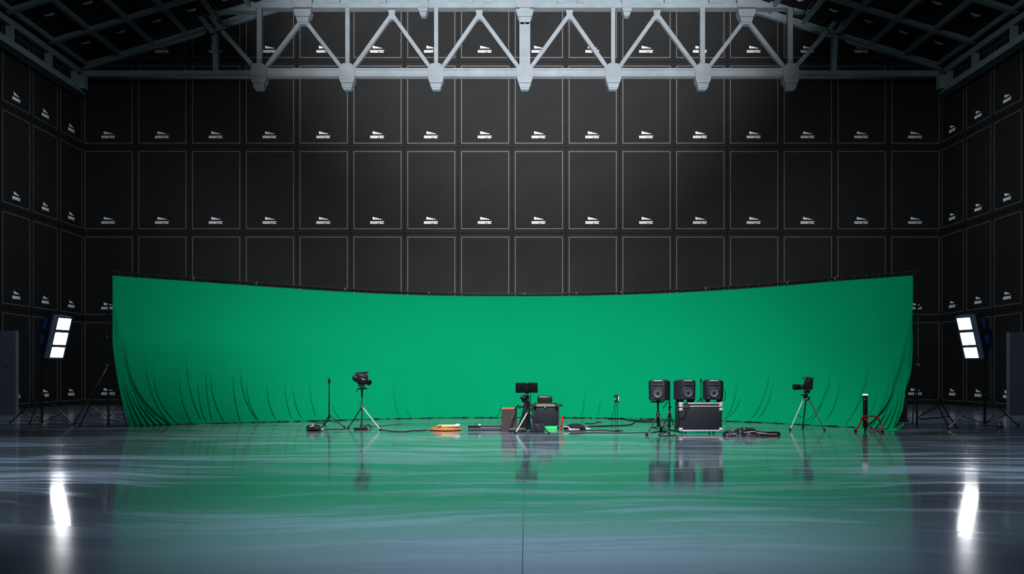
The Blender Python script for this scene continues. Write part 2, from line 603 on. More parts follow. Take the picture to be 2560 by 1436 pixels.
lc = MB()
tbox(lc, 205, 2347, 176, 191, 0.0, 0.42)
low = lc.obj('lower_chord', M_STEEL, truss, smooth=False)
tbox(MB(), 640, 1985, 171.5, 175.8, -0.08, 0.3).obj('top_rail', M_STEEL, truss, smooth=False)
tbox(MB(), 230, 2325, 189.0, 191.4, -0.05, 0.44).obj('bottom_flange', M_STEEL, truss, smooth=False)
uc = MB()
tbox(uc, 498, 2126, 7, 19, 0.0, 0.62)
uc.obj('upper_chord', M_STEEL, truss, smooth=False)
tbox(MB(), 480, 2144, -70, 6.9, 0.28, 0.40).obj('upper_web', M_STEELD, truss, smooth=False)
NODES = [647, 868, 1090, 1312, 1533, 1757, 1977]
for px, w in zip(NODES, (12, 10.5, 10, 27, 10, 12, 12)):
    tbeam([(px, 20), (px, 168)], w, 0.34 if w < 20 else 0.5, 0.04 if w < 20 else -0.04).obj('vertical_post', M_STEEL, truss, smooth=False)
tbeam([(1312, 60), (1312, 168)], 3.0, 0.10, -0.12).obj('pipe_cover', M_STEEL, truss, smooth=False)
UP = [757, 979, 1198, 1424, 1643, 1866]
UPY = [48, 38, 38, 38, 38, 48]
for i, (ux, uy) in enumerate(zip(UP, UPY)):
    tbeam([(ux - 3, uy), (NODES[i] + 12, 172)], 9.5, 0.26, 0.06).obj('diagonal_brace', M_STEEL, truss, smooth=False)
    tbeam([(ux + 3, uy), (NODES[i + 1] - 12, 172)], 9.5, 0.26, 0.06).obj('diagonal_brace', M_STEEL, truss, smooth=False)
    if 0 < i < 5:
        p = [(ux - 9, 24), (ux + 9, 24), (ux + 7, 38), (ux + 13, 50), (ux + 6, 50), (ux, 46), (ux - 6, 50), (ux - 13, 50), (ux - 7, 38)]
        MB().prism([(T(*q).x, T(*q).z) for q in p], TD + 0.02, TD + 0.36).obj('gusset_plate', M_STEEL, truss, smooth=False)
for sgn, nx in ((1, 647), (-1, 1977)):
    mir = (lambda q: q) if sgn > 0 else (lambda q: 2624 - q)
    tbeam([(mir(430), -55), (mir(469), 0), (mir(536), 86), (mir(540), 174)], 12, 0.40, -0.1).obj('bent_strut', M_STEELD, truss, smooth=False)
    tbeam([(mir(512), 22), (mir(552), 74), (mir(634), 166)], 11, 0.30, 0.1).obj('diagonal_brace', M_STEELD, truss, smooth=False)
    poly = [(mir(498), 19), (mir(640), 19), (mir(640), 28), (mir(560), 28), (mir(528), 32), (mir(508), 42)]
    MB().prism([(T(*q).x, T(*q).z) for q in poly], TD - 0.05, TD + 0.5).obj('haunch_plate', M_STEELD, truss, smooth=False)


def polyp(m, pts, d0, d1):
    m.prism([(T(*q).x, T(*q).z) for q in pts], TD + d0, TD + d1)
    return m


def hanger_block(px, y0, k, name):
    """stepped, tapering bracket that hangs below a joint"""
    m = polyp(MB(), [(px - 19 * k, y0), (px + 19 * k, y0), (px + 19.5 * k, y0 + 4 * k), (px + 16 * k, y0 + 16 * k), (px - 16 * k, y0 + 16 * k), (px - 19.5 * k, y0 + 4 * k)], -0.16, 0.5)
    o = m.obj(name, M_STEEL, truss, smooth=False)
    polyp(MB(), [(px - 14.5 * k, y0 + 17 * k), (px + 14.5 * k, y0 + 17 * k), (px + 12 * k, y0 + 28 * k), (px - 12 * k, y0 + 28 * k)], -0.10, 0.42).obj('block_step', M_STEEL, o, smooth=False)
    polyp(MB(), [(px - 11.5 * k, y0 + 28.2 * k), (px + 11.5 * k, y0 + 28.2 * k), (px + 9 * k, y0 + 32 * k), (px - 9 * k, y0 + 32 * k)], -0.04, 0.34).obj('block_foot', M_STEELD, o, smooth=False)
    tbox(MB(), px - 12 * k, px + 12 * k, y0 + 7 * k, y0 + 8.5 * k, -0.19, -0.15).obj('block_ridge', M_STEELD, o, smooth=False)


for px in NODES:
    polyp(MB(), [(px - 20, 192), (px + 20, 192), (px + 20, 176), (px + 17, 168), (px + 11, 160), (px - 11, 160), (px - 17, 168), (px - 20, 176)], -0.13, 0.46).obj('gusset_plate', M_STEEL, truss, smooth=False)
    hanger_block(px, 192.2, 1.0, 'hanging_bracket')
for px, k in ((757, 1.12), (1312, 1.12), (1866, 1.12), (1058, 0.62), (1567, 0.62)):
    hanger_block(px, 21 if k < 1 else 25, k, 'hanging_bracket')
    tbox(MB(), px - 21 * k, px + 21 * k, -14, 20, -0.14, 0.3).obj('splice_plate', M_STEEL, truss, smooth=False)
for a, b in ((813, 849), (950, 966), (1165, 1182), (1213, 1230), (1393, 1412), (1443, 1460), (1661, 1677), (1773, 1811)):
    tbox(MB(), a, b, -4, 8.5, -0.08, 0.3).obj('splice_plate', M_STEEL, truss, smooth=False)
for a, b in ((911, 925), (989, 999), (1138, 1172), (1219, 1229), (1394, 1404), (1440, 1486), (1622, 1634), (1698, 1710), (1846, 1856)):
    tbox(MB(), a, b, 177.5, 183, -0.04, 0.2).obj('cleat', M_STEEL, truss, smooth=False)

# ------------------------------------------------------------------ doors standing out from the side walls
for side, sg, e0, px_in, top, knob in (('left', -1, HALF, 40, 828, (18, 912)), ('right', 1, HALF, 2523, 832, (2544, 915))):
    d = 39.1
    a = W(px_in, top, d)
    x0, x1 = sorted((sg * HALF, a.x))
    dr = struct(MB().box2(x0, x1, d, d + 0.18, 0.0, a.z, 0.01).obj('door_1' if sg < 0 else 'door_2', M_DOOR, smooth=False))
    kp = W(knob[0], knob[1], d)
    r = dr
    MB().lathe([(0.0, 0), (0.025, 0.0), (0.03, 0.03), (0.02, 0.05), (0.0, 0.055)], (kp.x, d, kp.z), (0, -1, 0), 12).obj('door_knob', M_CHROME, r)
    ex = a.x
    MB().box2(ex - 0.014, ex + 0.014, d - 0.008, d + 0.19, 0.0, a.z + 0.01).obj('edge_line', M_SLATE, r, smooth=False)  # paler strip painted in for the lit edge of the door leaf

# ------------------------------------------------------------------ the green backdrop
cpx = [-13.0, -11.7, -9.95, -8.37, -5.9, -3.05, 0.0, 3.5, 6.77, 8.94, 10.0, 11.7, 13.0]
cpd = [27.2, 29.1, 31.0, 32.6, 34.9, 36.5, 36.9, 36.4, 34.6, 32.4, 31.0, 29.1, 27.2]


def depth_of(x):
    x = np.asarray(x, float)
    h = np.diff(cpx)
    dl = np.diff(cpd) / h
    mm = np.zeros(len(cpx))
    mm[1:-1] = (dl[:-1] * h[1:] + dl[1:] * h[:-1]) / (h[1:] + h[:-1])
    mm[0], mm[-1] = dl[0], dl[-1]
    i = np.clip(np.searchsorted(cpx, x) - 1, 0, len(h) - 1)
    X, Dp = np.array(cpx), np.array(cpd)
    t = (x - X[i]) / h[i]
    return ((2 * t ** 3 - 3 * t ** 2 + 1) * Dp[i] + (t ** 3 - 2 * t ** 2 + t) * h[i] * mm[i]
            + (-2 * t ** 3 + 3 * t ** 2) * Dp[i + 1] + (t ** 3 - t ** 2) * h[i] * mm[i + 1])


XL, XR, SH = -11.67, 11.70, 4.49
NU, NV = 1900, 110
u = np.linspace(0, 1, NU)
v = np.linspace(0, 1, NV) ** 1.15
U, V = np.meshgrid(u, v)
X0 = XL + (XR - XL) * U
D0 = depth_of(X0)
low_ = np.clip(1 - V / 0.60, 0, 1)
ew_l = np.clip((-X0 - 5.5) / (-XL - 5.5), 0, 1)
ew_r = np.clip((X0 - 5.5) / (XR - 5.5), 0, 1)
sm = lambda t: t * t * (3 - 2 * t)
X1 = X0 - 0.12 * ew_l ** 2 * low_ ** 2 - 0.58 * ew_r ** 3 * low_ ** 2.2
D1 = D0 + 1.50 * sm(ew_l) * low_ ** 1.6 - 0.15 * ew_r ** 2 * low_ ** 2
PXg = CX + X1 * F / D1
PYg = HY - (SH * V - CH) * F / D1
DSP = np.zeros_like(X1)
rng = np.random.default_rng(11)


def crease(xt, yt, xb, yb, depth, hw, pw=2.4, lip=0.16):
    global DSP
    t = np.clip((PYg - yt) / (yb - yt), 0, 1.15)
    xc = xt + (xb - xt) * t ** pw
    on = np.clip((PYg - yt) / (0.30 * (yb - yt)), 0, 1) * np.clip((yb + 6 - PYg) / 10.0, 0, 1)
    q = np.abs(PXg - xc) / hw
    DSP += depth * on * np.clip(1 - q, 0, 1) ** 0.8
    # soft shoulder beside the groove
    DSP -= depth * lip * on * np.exp(-((PXg - xc - 3.2 * hw * np.sign(xb - xt + 1e-6)) / (2.2 * hw)) ** 2)


for a in [(362, 880, 420, 1060), (384, 930, 440, 1060), (448, 940, 476, 1057), (494, 950, 512, 1055), (513, 915, 528, 1054), (525, 930, 556, 1054), (581, 930, 598, 1054),
          (600, 920, 640, 1053), (616, 960, 644, 1052), (667, 960, 686, 1050), (712, 955, 728, 1048), (733, 965, 753, 1048), (774, 950, 789, 1046), (832, 1012, 846, 1046),
          (984, 952, 996, 1044), (1018, 1030, 1022, 1044), (1252, 1012, 1243, 1044), (1461, 985, 1454, 1045), (1500, 1005, 1495, 1040),
          (1842, 950, 1815, 1050), (1850, 990, 1822, 1046), (1924, 905, 1882, 1049), (1930, 950, 1900, 1046), (2068, 945, 2012, 1060), (2078, 905, 2026, 1060),
          (2102, 925, 2068, 1053), (2171, 890, 2116, 1064), (2190, 985, 2178, 1035), (2235, 940, 2196, 1050), (2228, 900, 2186, 1058), (465, 880, 500, 1050), (900, 1000, 906, 1040)]:
    crease(*a, 0.075, 1.7)
# deep gathered folds at the two ends
for k, (xt, xb) in enumerate(((286, 338), (289, 354), (293, 372), (298, 390), (304, 408), (311, 428))):
    crease(xt, 715 + 24 * k, xb, 1068, 0.15 if k % 2 else 0.11, 3.0 + 0.35 * k, 2.9, 0.05)
for k, (xt, xb) in enumerate(((2280, 2248), (2275, 2234), (2269, 2219), (2263, 2203), (2256, 2186), (2248, 2168), (2239, 2152))):
    crease(xt, 750 + 30 * k, xb, 1082, 0.24 if k % 2 == 0 else 0.17, 3.4 + 0.35 * k, 2.6, 0.05)
# panels joined by sewn seams
for px in (1073, 1171, 1553):
    DSP += 0.016 * np.clip(1 - np.abs(PXg - px) / 1.3, 0, 1)
# gentle slack in the cloth
DSP += 0.03 * np.sin(X1 * 1.9 + 0.7 * V) * low_ + 0.018 * np.sin(X1 * 4.7 + 1.3) * low_ ** 2
Y1 = D1 + DSP
Z1 = SH * V + 0.006
Z1 = Z1 + 0.012 * low_ ** 6 * np.abs(np.sin(X1 * 5.3) * np.sin(X1 * 2.1))
co = np.stack([X1, Y1, Z1], -1).reshape(-1, 3)
idx = np.arange(NU * NV).reshape(NV, NU)
faces = np.stack([idx[:-1, :-1], idx[:-1, 1:], idx[1:, 1:], idx[1:, :-1]], -1).reshape(-1, 4)
org = np.array((0.0, 36.9, 0.0))
me = bpy.data.meshes.new('green_backdrop')
me.vertices.add(len(co))
me.vertices.foreach_set('co', (co - org).astype('f').ravel())
me.loops.add(faces.size)
me.loops.foreach_set('vertex_index', faces.astype('i').ravel())
me.polygons.add(len(faces))
me.polygons.foreach_set('loop_start', np.arange(0, faces.size, 4, dtype='i'))
me.polygons.foreach_set('use_smooth', np.ones(len(faces), dtype=bool))
me.update(calc_edges=True)
me.validate()
me.materials.append(M_GREEN)
bk = bpy.data.objects.new('green_backdrop', me)
COL.objects.link(bk)
bk.location = Vector(org)
tag(bk, 'huge curved chroma green cloth hanging across the studio behind the gear', 'backdrop')
# hem weights: a ragged dark line where the cloth meets the floor
bot = [Vector((X1[0, i], Y1[0, i] - 0.05, 0.0)) for i in range(0, NU, 6)]
hem = MB()
i = 6
while i < len(bot) - 14:
    n = random.randint(3, 10)
    seg = bot[i:i + n]
    if len(seg) > 2:
        rr = [0.006 + random.random() * 0.013 for _ in seg]
        rr[0] = rr[-1] = 0.004
        hem.tube([p + Vector((0, 0, r)) for p, r in zip(seg, rr)], rr, 6)
    i += n + random.choice((0, 0, 1, 1, 2))
hm = hem.obj('hem_weight', M_RUBBER, bk)
# floor skirt of the cloth at the right end
skp = [(2212, 1077), (2222, 1079.5), (2238, 1078.5), (2250, 1073), (2259, 1064), (2261, 1058), (2252, 1064), (2236, 1071)]
sk = MB()
cc = FL(2240, 1072.5)
top_ = [FL(*p) for p in skp]
prev = None
for k in range(len(top_)):
    a, b = top_[k], top_[(k + 1) % len(top_)]
    sk.bm.faces.new([sk.bm.verts.new(a + Vector((0, 0, 0.006))), sk.bm.verts.new(b + Vector((0, 0, 0.006))), sk.bm.verts.new(cc + Vector((0, 0, 0.05)))])
bmesh.ops.remove_doubles(sk.bm, verts=sk.bm.verts, dist=0.002)
sk.obj('floor_skirt', M_GREEN, bk)

# pipe along the top with rings and clamps
xs = np.linspace(XL - 0.12, XR + 0.12, 120)
ys = depth_of(xs)
ppts = [Vector((x, y, SH + 0.080)) for x, y in zip(xs, ys)]
pipe = thing('backdrop_pipe', 'thin black curved pipe along the top edge of the green cloth', 'pipe', (0, 36.9, SH))
MB().tube(ppts, 0.030, 10).obj('pipe_tube', M_BLACK, pipe)
MB().tube([p + Vector((0, 0.03, 0.045)) for p in ppts], 0.010, 6).obj('tension_cable', M_DARKALU, pipe)
ring0 = None
for k in range(84):
    x = XL + (XR - XL) * (k + 0.5) / 84
    p = Vector((x, float(depth_of(x)), SH + 0.080))
    if ring0 is None:
        ring0 = MB().tube([p + Vector((0, 0.04 * math.cos(a), 0.04 * math.sin(a) - 0.01)) for a in np.linspace(0, 2 * PI, 12)[:-1]], 0.009, 5, True).obj('ring', M_DARKALU, pipe)
        rp = p
    else:
        c_ = ring0.copy()
        COL.objects.link(c_)
        c_.parent = pipe
        c_.location = p - rp
for px, py in ((483, 702), (640, 714), (863, 731), (1073, 740), (1311, 741), (1440, 741), (1553, 739), (1765, 730), (1970, 715), (2088, 704)):
    # distance where the top of the cloth projects to this column
    x = 0
    xs_ = np.linspace(XL, XR, 800)
    x = float(xs_[np.argmin(np.abs(CX + xs_ * F / depth_of(xs_) - px))])
    p = Vector((x, float(depth_of(x)), SH + 0.080))
    c_ = MB().box(p, (0.09, 0.11, 0.10), None, 0.02)
    c_.tube([p + Vector((0.0, -0.02, 0.04)), p + Vector((0.05, -0.03, 0.10)), p + Vector((0.07, -0.03, 0.02))], 0.014, 6)
    c_.obj('clamp', M_DARKALU, pipe)


# ------------------------------------------------------------------ stands
def stand(name, label, cat, top, base, apex_z, feet, r=0.02, mat=None, legmat=None, brace=0.45, collars=(), group=None, footr=None, legr=None, thing_=None):
    top, base = Vector(top), Vector(base)
    o = thing_ or thing(name, label, cat, (base.x, base.y, 0), group)
    mat = mat or M_BLACK
    MB().tube([base, base.lerp(top, 0.5), base.lerp(top, 0.5) + (top - base) * 0.001, top], [r * 1.25, r * 1.25, r, r], 10).obj('pole', mat, o)
    ax = base.lerp(top, (apex_z - base.z) / (top.z - base.z))
    MB().lathe([(r * 1.2, -0.06), (r * 2.1, -0.05), (r * 2.3, 0.02), (r * 1.7, 0.06), (r * 1.2, 0.07)], ax, (0, 0, 1), 12).obj('collar', mat, o)
    for z in collars:
        pz = base.lerp(top, (z - base.z) / (top.z - base.z))
        cl = MB().lathe([(r * 1.1, -0.035), (r * 1.7, -0.03), (r * 1.7, 0.03), (r * 1.1, 0.035)], pz, (0, 0, 1), 12).obj('clamp_collar', mat, o)
        MB().box(pz + Vector((r * 2.4, -0.005, 0)), (r * 2.0, 0.012, 0.03), None, 0.004).obj('clamp_lever', mat, cl)
    lr = legr or r * 0.75
    for k, f_ in enumerate(feet):
        f_ = Vector(f_)
        out = (Vector((f_.x, f_.y, 0)) - Vector((ax.x, ax.y, 0)))
        st = ax + (out.normalized() * r * 1.6 if out.length > 0 else Vector())
        lm = legmat[k] if isinstance(legmat, (list, tuple)) else (legmat or mat)
        lg = MB().tube([st, f_ + Vector((0, 0, lr))], lr, 8).obj('leg', lm, o)
        fr = footr or lr * 1.7
        MB().lathe([(fr * 0.8, 0.0), (fr, 0.01), (fr, fr * 1.2), (fr * 0.6, fr * 2.0)], f_, (0, 0, 1), 10).obj('rubber_foot', M_RUBBER, lg)
        if brace:
            mid = st.lerp(f_, 0.62)
            hub = base.lerp(top, max(0.0, (mid.z * brace - base.z)) / (top.z - base.z))
            MB().tube([hub, mid], lr * 0.6, 6).obj('brace', mat, o)
    return o


# backdrop stands at both ends
b = Vector((-12.12, 29.95, 0.03))
s_l = stand('backdrop_stand', 'tall black tripod stand holding the left end of the green backdrop', 'stand', (b.x, b.y, 4.62), b, 1.83,
            [FL(187, 1058), FL(200, 1066), FL(318, 1069)], 0.026, collars=(2.75, 3.45))
b = Vector((12.02, 29.6, 0.03))
s_r = stand('backdrop_stand', 'tall black tripod stand holding the right end of the green backdrop', 'stand', (b.x, b.y, 4.62), b, 1.86,
            [FL(2372, 1072), FL(2391, 1071), FL(2281, 1061)], 0.026, collars=(2.55, 2.95, 3.6))
# sandbag style weight by the right stand
p = FL(2273, 1056)
sb = thing('black_flag', 'narrow black board standing behind the right end of the green cloth', 'board', p)
MB().box(p + Vector((0.0, 0.5, 0.35)), (0.17, 0.22, 0.70), None, 0.03).obj('board', M_CLOTHB, sb)
MB().box(p + Vector((0.0, 0.5, 0.03)), (0.24, 0.30, 0.06), None, 0.02).obj('base', M_RUBBER, sb)


# LED panel lights
def led_light(side, px_pole, base_py, pxc, feet, sg):
    d = F * CH / (base_py - HY)
    bx = (px_pole - CX) * d / F
    base = Vector((bx, d, 0.03))
    zt = 2.10
    st = stand('light_stand', f'black tripod light stand under the {side} studio lamp', 'stand', (bx, d, zt - 0.13), base, 0.92, feet, 0.032, collars=(1.55,), brace=0.12, legr=0.022)
    root = thing('studio_lamp', f'lit three-tile studio lamp on the tripod by the {side} side wall', 'lamp', (bx, d, zt))
    # local frame: n = where it shines, u = along the width, w = up the face
    yaw = math.radians(72)
    tilt = math.radians(15.5)
    n = Vector((sg * math.sin(yaw) * math.cos(tilt), -math.cos(yaw) * math.cos(tilt), -math.sin(tilt)))
    uu = Vector((math.cos(yaw), sg * math.sin(yaw), 0))
    ww = uu.cross(n) * 1.0
    if ww.z < 0:
        ww = -ww
    cen = W(pxc, 845, d - 0.25)
    R = Matrix((uu, -n, ww)).transposed().to_4x4()     # local x,y(back),z
    M = Matrix.Translation(cen) @ R
    fw, fh = 0.60, 1.34

    def put(mb, name, mat, par, smooth=True):
        return mb.xf(M).obj(name, mat, par, smooth)
    hs = MB().box((0, 0.16, 0), (fw + 0.04, 0.30, fh + 0.05), None, 0.03)
    h_ = put(hs, 'housing', M_HOUSE, root)
    put(MB().box((0, 0.075, 0), (fw + 0.075, 0.15, fh + 0.085), None, 0.02), 'front_collar', M_BEZEL, root)
    fr = MB()
    fr.box2(-fw / 2 - 0.03, -fw / 2 + 0.02, -0.035, 0.02, -fh / 2 - 0.03, fh / 2 + 0.03)
    fr.box2(fw / 2 - 0.02, fw / 2 + 0.03, -0.035, 0.02, -fh / 2 - 0.03, fh / 2 + 0.03)
    for z0, z1 in ((-fh / 2 - 0.03, -fh / 2 + 0.02), (fh / 2 - 0.02, fh / 2 + 0.03), (-0.315, -0.225), (0.175, 0.275)):
        fr.box2(-fw / 2 + 0.02, fw / 2 - 0.02, -0.03, 0.02, z0, z1)
    put(fr, 'bezel', M_BEZEL, root, False)
    for z0, z1 in ((-fh / 2 + 0.02, -0.315), (-0.225, 0.175), (0.275, fh / 2 - 0.02)):
        put(MB().box2(-fw / 2 + 0.02, fw / 2 - 0.02, -0.012, 0.0, z0, z1), 'led_tile', M_LED, root, False)
    # rounded rear shell
    prof = [(-fh / 2 + 0.02, 0.31), (-fh / 2 + 0.10, 0.48), (-fh / 2 + 0.30, 0.64), (0.0, 0.72), (fh / 2 - 0.25, 0.66), (fh / 2 - 0.06, 0.52), (fh / 2 + 0.02, 0.31)]
    rs = MB()
    a_ = [rs.bm.verts.new((-fw / 2 + 0.03, y, z)) for z, y in prof]
    b_ = [rs.bm.verts.new((fw / 2 - 0.03, y, z)) for z, y in prof]
    rs.bm.faces.new(a_)
    rs.bm.faces.new(b_[::-1])
    for k in range(len(prof)):
        k2 = (k + 1) % len(prof)
        rs.bm.faces.new((a_[k], a_[k2], b_[k2], b_[k]))
    bmesh.ops.bevel(rs.bm, geom=list(rs.bm.edges), offset=0.035, segments=2, affect='EDGES')
    sh = put(rs, 'rear_shell', M_HOUSE, root)
    for z0, z1 in ((0.16, 0.52), (-0.32, -0.03)):
        for s_ in (-1, 1):
            put(MB().box((s_ * (fw / 2 - 0.018), 0.44, (z0 + z1) / 2), (0.03, 0.13, z1 - z0), None, 0.008), 'side_window', M_BLUE, sh)
    for y in (0.36, 0.56):
        put(MB().box((0, y, 0.06), (fw + 0.05, 0.05, 0.06), None, 0.01), 'cooling_rib', M_BLACKM, sh)
    put(MB().tube([(-0.16, 0.10, fh / 2), (-0.16, 0.10, fh / 2 + 0.07), (0.16, 0.10, fh / 2 + 0.07), (0.16, 0.10, fh / 2)], 0.016, 8), 'handle', M_CHROME, root)
    # yoke down to the stand
    foot = Vector((bx, d, zt))
    mid = M @ Vector((0, 0.30, -fh / 2 + 0.06))
    MB().tube([foot - Vector((0, 0, 0.12)), foot + Vector((0, 0, 0.06)), mid], 0.035, 10).obj('spigot', M_BLACK, root)
    yk = MB().tube([foot + Vector((-0.16, 0, 0.0)), foot + Vector((0.30 * sg, 0, -0.015))], 0.022, 8).obj('yoke', M_BLACK, root)
    MB().lathe([(0.02, 0), (0.05, 0.005), (0.05, 0.05), (0.02, 0.055)], foot + Vector((0.20 * sg, -0.02, -0.05)), (0, -1, 0), 12).obj('knob', M_BLACKM, yk)


led_light('left', 105, 1060, 150, [FL(25, 1059), FL(73, 1062), FL(186, 1063)], 1)
led_light('right', 2462, 1063, 2421, [FL(2369, 1075), FL(2502, 1071), FL(2546, 1067)], -1)


# ------------------------------------------------------------------ gear on the floor
def loops(c, rx, ry, n, r, hgt, seed, wob=0.12, seg=18, squash=1.0):
    """one cable wound n times around c"""
    rd = random.Random(seed)
    pts = []
    ph = [rd.uniform(0, 6.28) for _ in range(3)]
    for k in range(n * seg):
        a = 2 * PI * k / seg
        t = k / (n * seg)
        rr = 1 - 0.35 * rd.random() * wob - 0.30 * abs(math.sin(t * n * 0.9 + ph[0])) * wob * 3
        ox, oy = wob * math.sin(t * 9 + ph[1]) * rx, wob * math.cos(t * 7 + ph[2]) * ry
        pts.append(Vector(c) + Vector((rx * rr * math.cos(a) + ox, ry * rr * math.sin(a) + oy, r + hgt * (0.5 + 0.5 * math.sin(t * 5.5 + a * 0.5)) * t)))
    return catmull(pts, 2)


def cable(label, pts, r=0.012, mat=None, name='cable', n=8):
    ps = [FL(*p) if len(p) == 2 else FL(p[0], p[1]) + Vector((0, 0, p[2])) for p in pts]
    r *= 0.78
    ps = [p + Vector((0, 0, r)) for p in catmull(ps, n)]
    return tag(MB().tube(ps, r, 6).obj(name, mat or M_RUBBER), label, 'cable')


# slim microphone stand at the left
base = FL(823, 1070)
d = base.y
mic = stand('microphone_stand', 'slim black microphone stand with a knob tip, beside the camera tripod', 'stand', (base.x, d, 1.36), base + Vector((0, 0, 0.20)), 0.36,
            [FL(803, 1073.5), FL(861, 1070), FL(812, 1064)], 0.017, brace=0.55, legr=0.016)
MB().lathe([(0.012, 0), (0.036, 0.03), (0.040, 0.10), (0.026, 0.15), (0.004, 0.17)], (base.x, d, 1.33), (0, 0, 1), 14).obj('microphone', M_BLACKM, mic)
c = FL(786, 1078)
hc = thing('cable_coil', 'tangled black cable pile with cream plugs at the foot of the slim stand', 'cable coil', c)
MB().tube(loops(c, 0.20, 0.17, 7, 0.016, 0.16, 3, 0.25), 0.016, 6).obj('cable_loops', M_RUBBER, hc)
MB().tube(loops(c + Vector((0.02, 0.0, 0.02)), 0.15, 0.12, 4, 0.012, 0.12, 13, 0.3), 0.012, 6).obj('thin_loops', M_DARKALU, hc)
for dx, dz, rz in ((-0.10, 0.12, 0.6), (0.22, 0.05, 0.2), (0.02, 0.14, 2.0)):
    e = Vector((math.cos(rz), -0.4, math.sin(rz) * 0.4)).normalized()
    MB().lathe([(0.016, 0), (0.024, 0.01), (0.024, 0.07), (0.014, 0.09)], c + Vector((dx, -0.15, dz)), e, 10).obj('plug', M_CREAM, hc)

# video camera on a tripod, left
base = FL(905, 1075)
d = base.y
z = lambda py, dd=None: CH - (py - HY) * (dd or d) / F
x = lambda px, dd=None: (px - CX) * (dd or d) / F
tl = stand('camera_tripod', 'tripod with central pole and spread shiny legs under the left video camera', 'tripod', (base.x, d, z(971)), base + Vector((0, 0, 0.10)), z(1020),
           [FL(871, 1072), FL(951, 1077), FL(903, 1066)], 0.022, mat=M_DARKALU, legmat=[M_DARKALU, M_SILVER, M_DARKALU], brace=0, legr=0.018)
MB().tube([(base.x, d, z(993)), (base.x, d, z(973))], 0.028, 10).obj('grip_sleeve', M_BLACKM, tl)
MB().lathe([(0.03, 0), (0.16, 0.015), (0.17, 0.03), (0.10, 0.06), (0.05, 0.085)], (base.x + 0.02, d, z(975)), (0, 0, 1), 20).obj('head_plate', M_BLACKM, tl)
MB().tube([(x(895), d - 0.04, z(973)), (x(893), d - 0.10, z(978))], [0.012, 0.02], 8).obj('pan_handle', M_BLACKM, tl)
MB().tube([(x(915), d - 0.04, z(972)), (x(923), d - 0.12, z(976))], [0.012, 0.02], 8).obj('tilt_knob', M_ALU, tl)
bt = MB().box((base.x - 0.03, d - 0.05, 0.03), (0.40, 0.30, 0.055), (0, 0, 0.2), 0.02)
bt.obj('base_plate', M_RUBBER, tl)
cam = thing('video_camera', 'black video camera tilted down to the right, on the left tripod', 'camera', (base.x, d, z(966)))
tr = Matrix.Translation((x(904), d, z(948))) @ Matrix.Rotation(0.17, 4, 'Y')
body = MB().box((-0.01, 0, 0.01), (0.35, 0.24, 0.26), None, 0.035)
body.box((-0.03, 0, 0.11), (0.32, 0.20, 0.12), None, 0.03)
body.box((0.02, 0.0, -0.11), (0.22, 0.18, 0.12), None, 0.03)
body.xf(tr).obj('camera_body', M_BLACKM, cam)
MB().prism([(-0.14, 0.135), (0.20, 0.17), (0.21, 0.20), (0.14, 0.215), (-0.12, 0.19)], -0.06, 0.06, 0.012).xf(Matrix.Translation((x(904), d, z(948)))).obj('top_handle', M_BLACKM, cam)
MB().lathe([(0.05, 0), (0.075, 0.01), (0.075, 0.09), (0.06, 0.12), (0.03, 0.125)], (x(893), d - 0.06, z(946)), (-0.9, -0.35, 0.1), 18).obj('viewfinder', M_BLACKM, cam)
ax = Vector((0.72, -0.62, -0.22)).normalized()
ln = MB().lathe([(0.055, -0.10), (0.065, 0.0), (0.06, 0.03), (0.082, 0.06), (0.086, 0.13), (0.075, 0.14), (0.06, 0.10), (0.0, 0.09)], (x(917), d - 0.05, z(955)), ax, 22).obj('lens', M_BLACK, cam)
MB().box((x(910), d - 0.13, z(949)), (0.12, 0.02, 0.03), (0, 0.3, 0.2), 0.008).obj('lens_ring_button', M_ALU, cam)
MB().box((x(905), d - 0.125, z(940)), (0.05, 0.02, 0.02), (0, 0.4, 0), 0.006).obj('badge', M_ALU, cam)
MB().box((x(904), d, z(967) + 0.028), (0.16, 0.16, 0.055), None, 0.01).obj('quick_plate', M_BLACKM, cam)
c = FL(913, 1071)
MBc = thing('power_adapter', 'small grey power box on the floor behind the left tripod', 'power adapter', c)
MB().box(c + Vector((0, 0, 0.05)), (0.09, 0.09, 0.10), None, 0.012).obj('box_shell', M_SLATE, MBc)
MB().tube([c + Vector((0.04, 0, 0.08)), c + Vector((0.10, 0, 0.10)), c + Vector((0.18, 0.1, 0.02))], 0.02, 8).obj('cord', M_RUBBER, MBc)

# orange cable coil with rope bundle on it
c = FL(1113, 1076)
oc = thing('orange_cable_coil', 'flat round coil of orange cable on the floor', 'cable coil', c)
pts = []
for k in range(220):
    a = k * 2 * PI / 24
    t = k / 219
    rr = 0.46 - 0.40 * t if k < 150 else 0.46 - 0.40 * (150 / 219) + 0.30 * ((k - 150) / 70)
    pts.append(c + Vector((rr * math.cos(a), rr * math.sin(a), 0.022 + 0.022 * min(1.0, k / 60))))
MB().lathe([(0.20, 0.0), (0.44, 0.0), (0.475, 0.022), (0.45, 0.045), (0.30, 0.066), (0.10, 0.07)], c, (0, 0, 1), 40).obj('coil_core', M_ORANGE, oc)
MB().tube([p + Vector((0, 0, 0.012)) for p in pts[:150]], 0.027, 8).obj('coil_turns', M_ORANGE, oc)
c2 = c + Vector((0.10, -0.03, 0.084))
rb = thing('rope_bundle', 'cream rope bundle lying on the orange coil', 'rope', c2)
MB().tube(loops(c2, 0.30, 0.14, 4, 0.022, 0.03, 5, 0.18), 0.022, 8).obj('rope_loops', M_CREAM, rb)
MB().tube([c2 + Vector((-0.28, -0.12, 0.055)), c2 + Vector((-0.05, -0.15, 0.06)), c2 + Vector((0.16, -0.10, 0.06))], 0.024, 8).obj('rope_end', M_CREAM, rb)
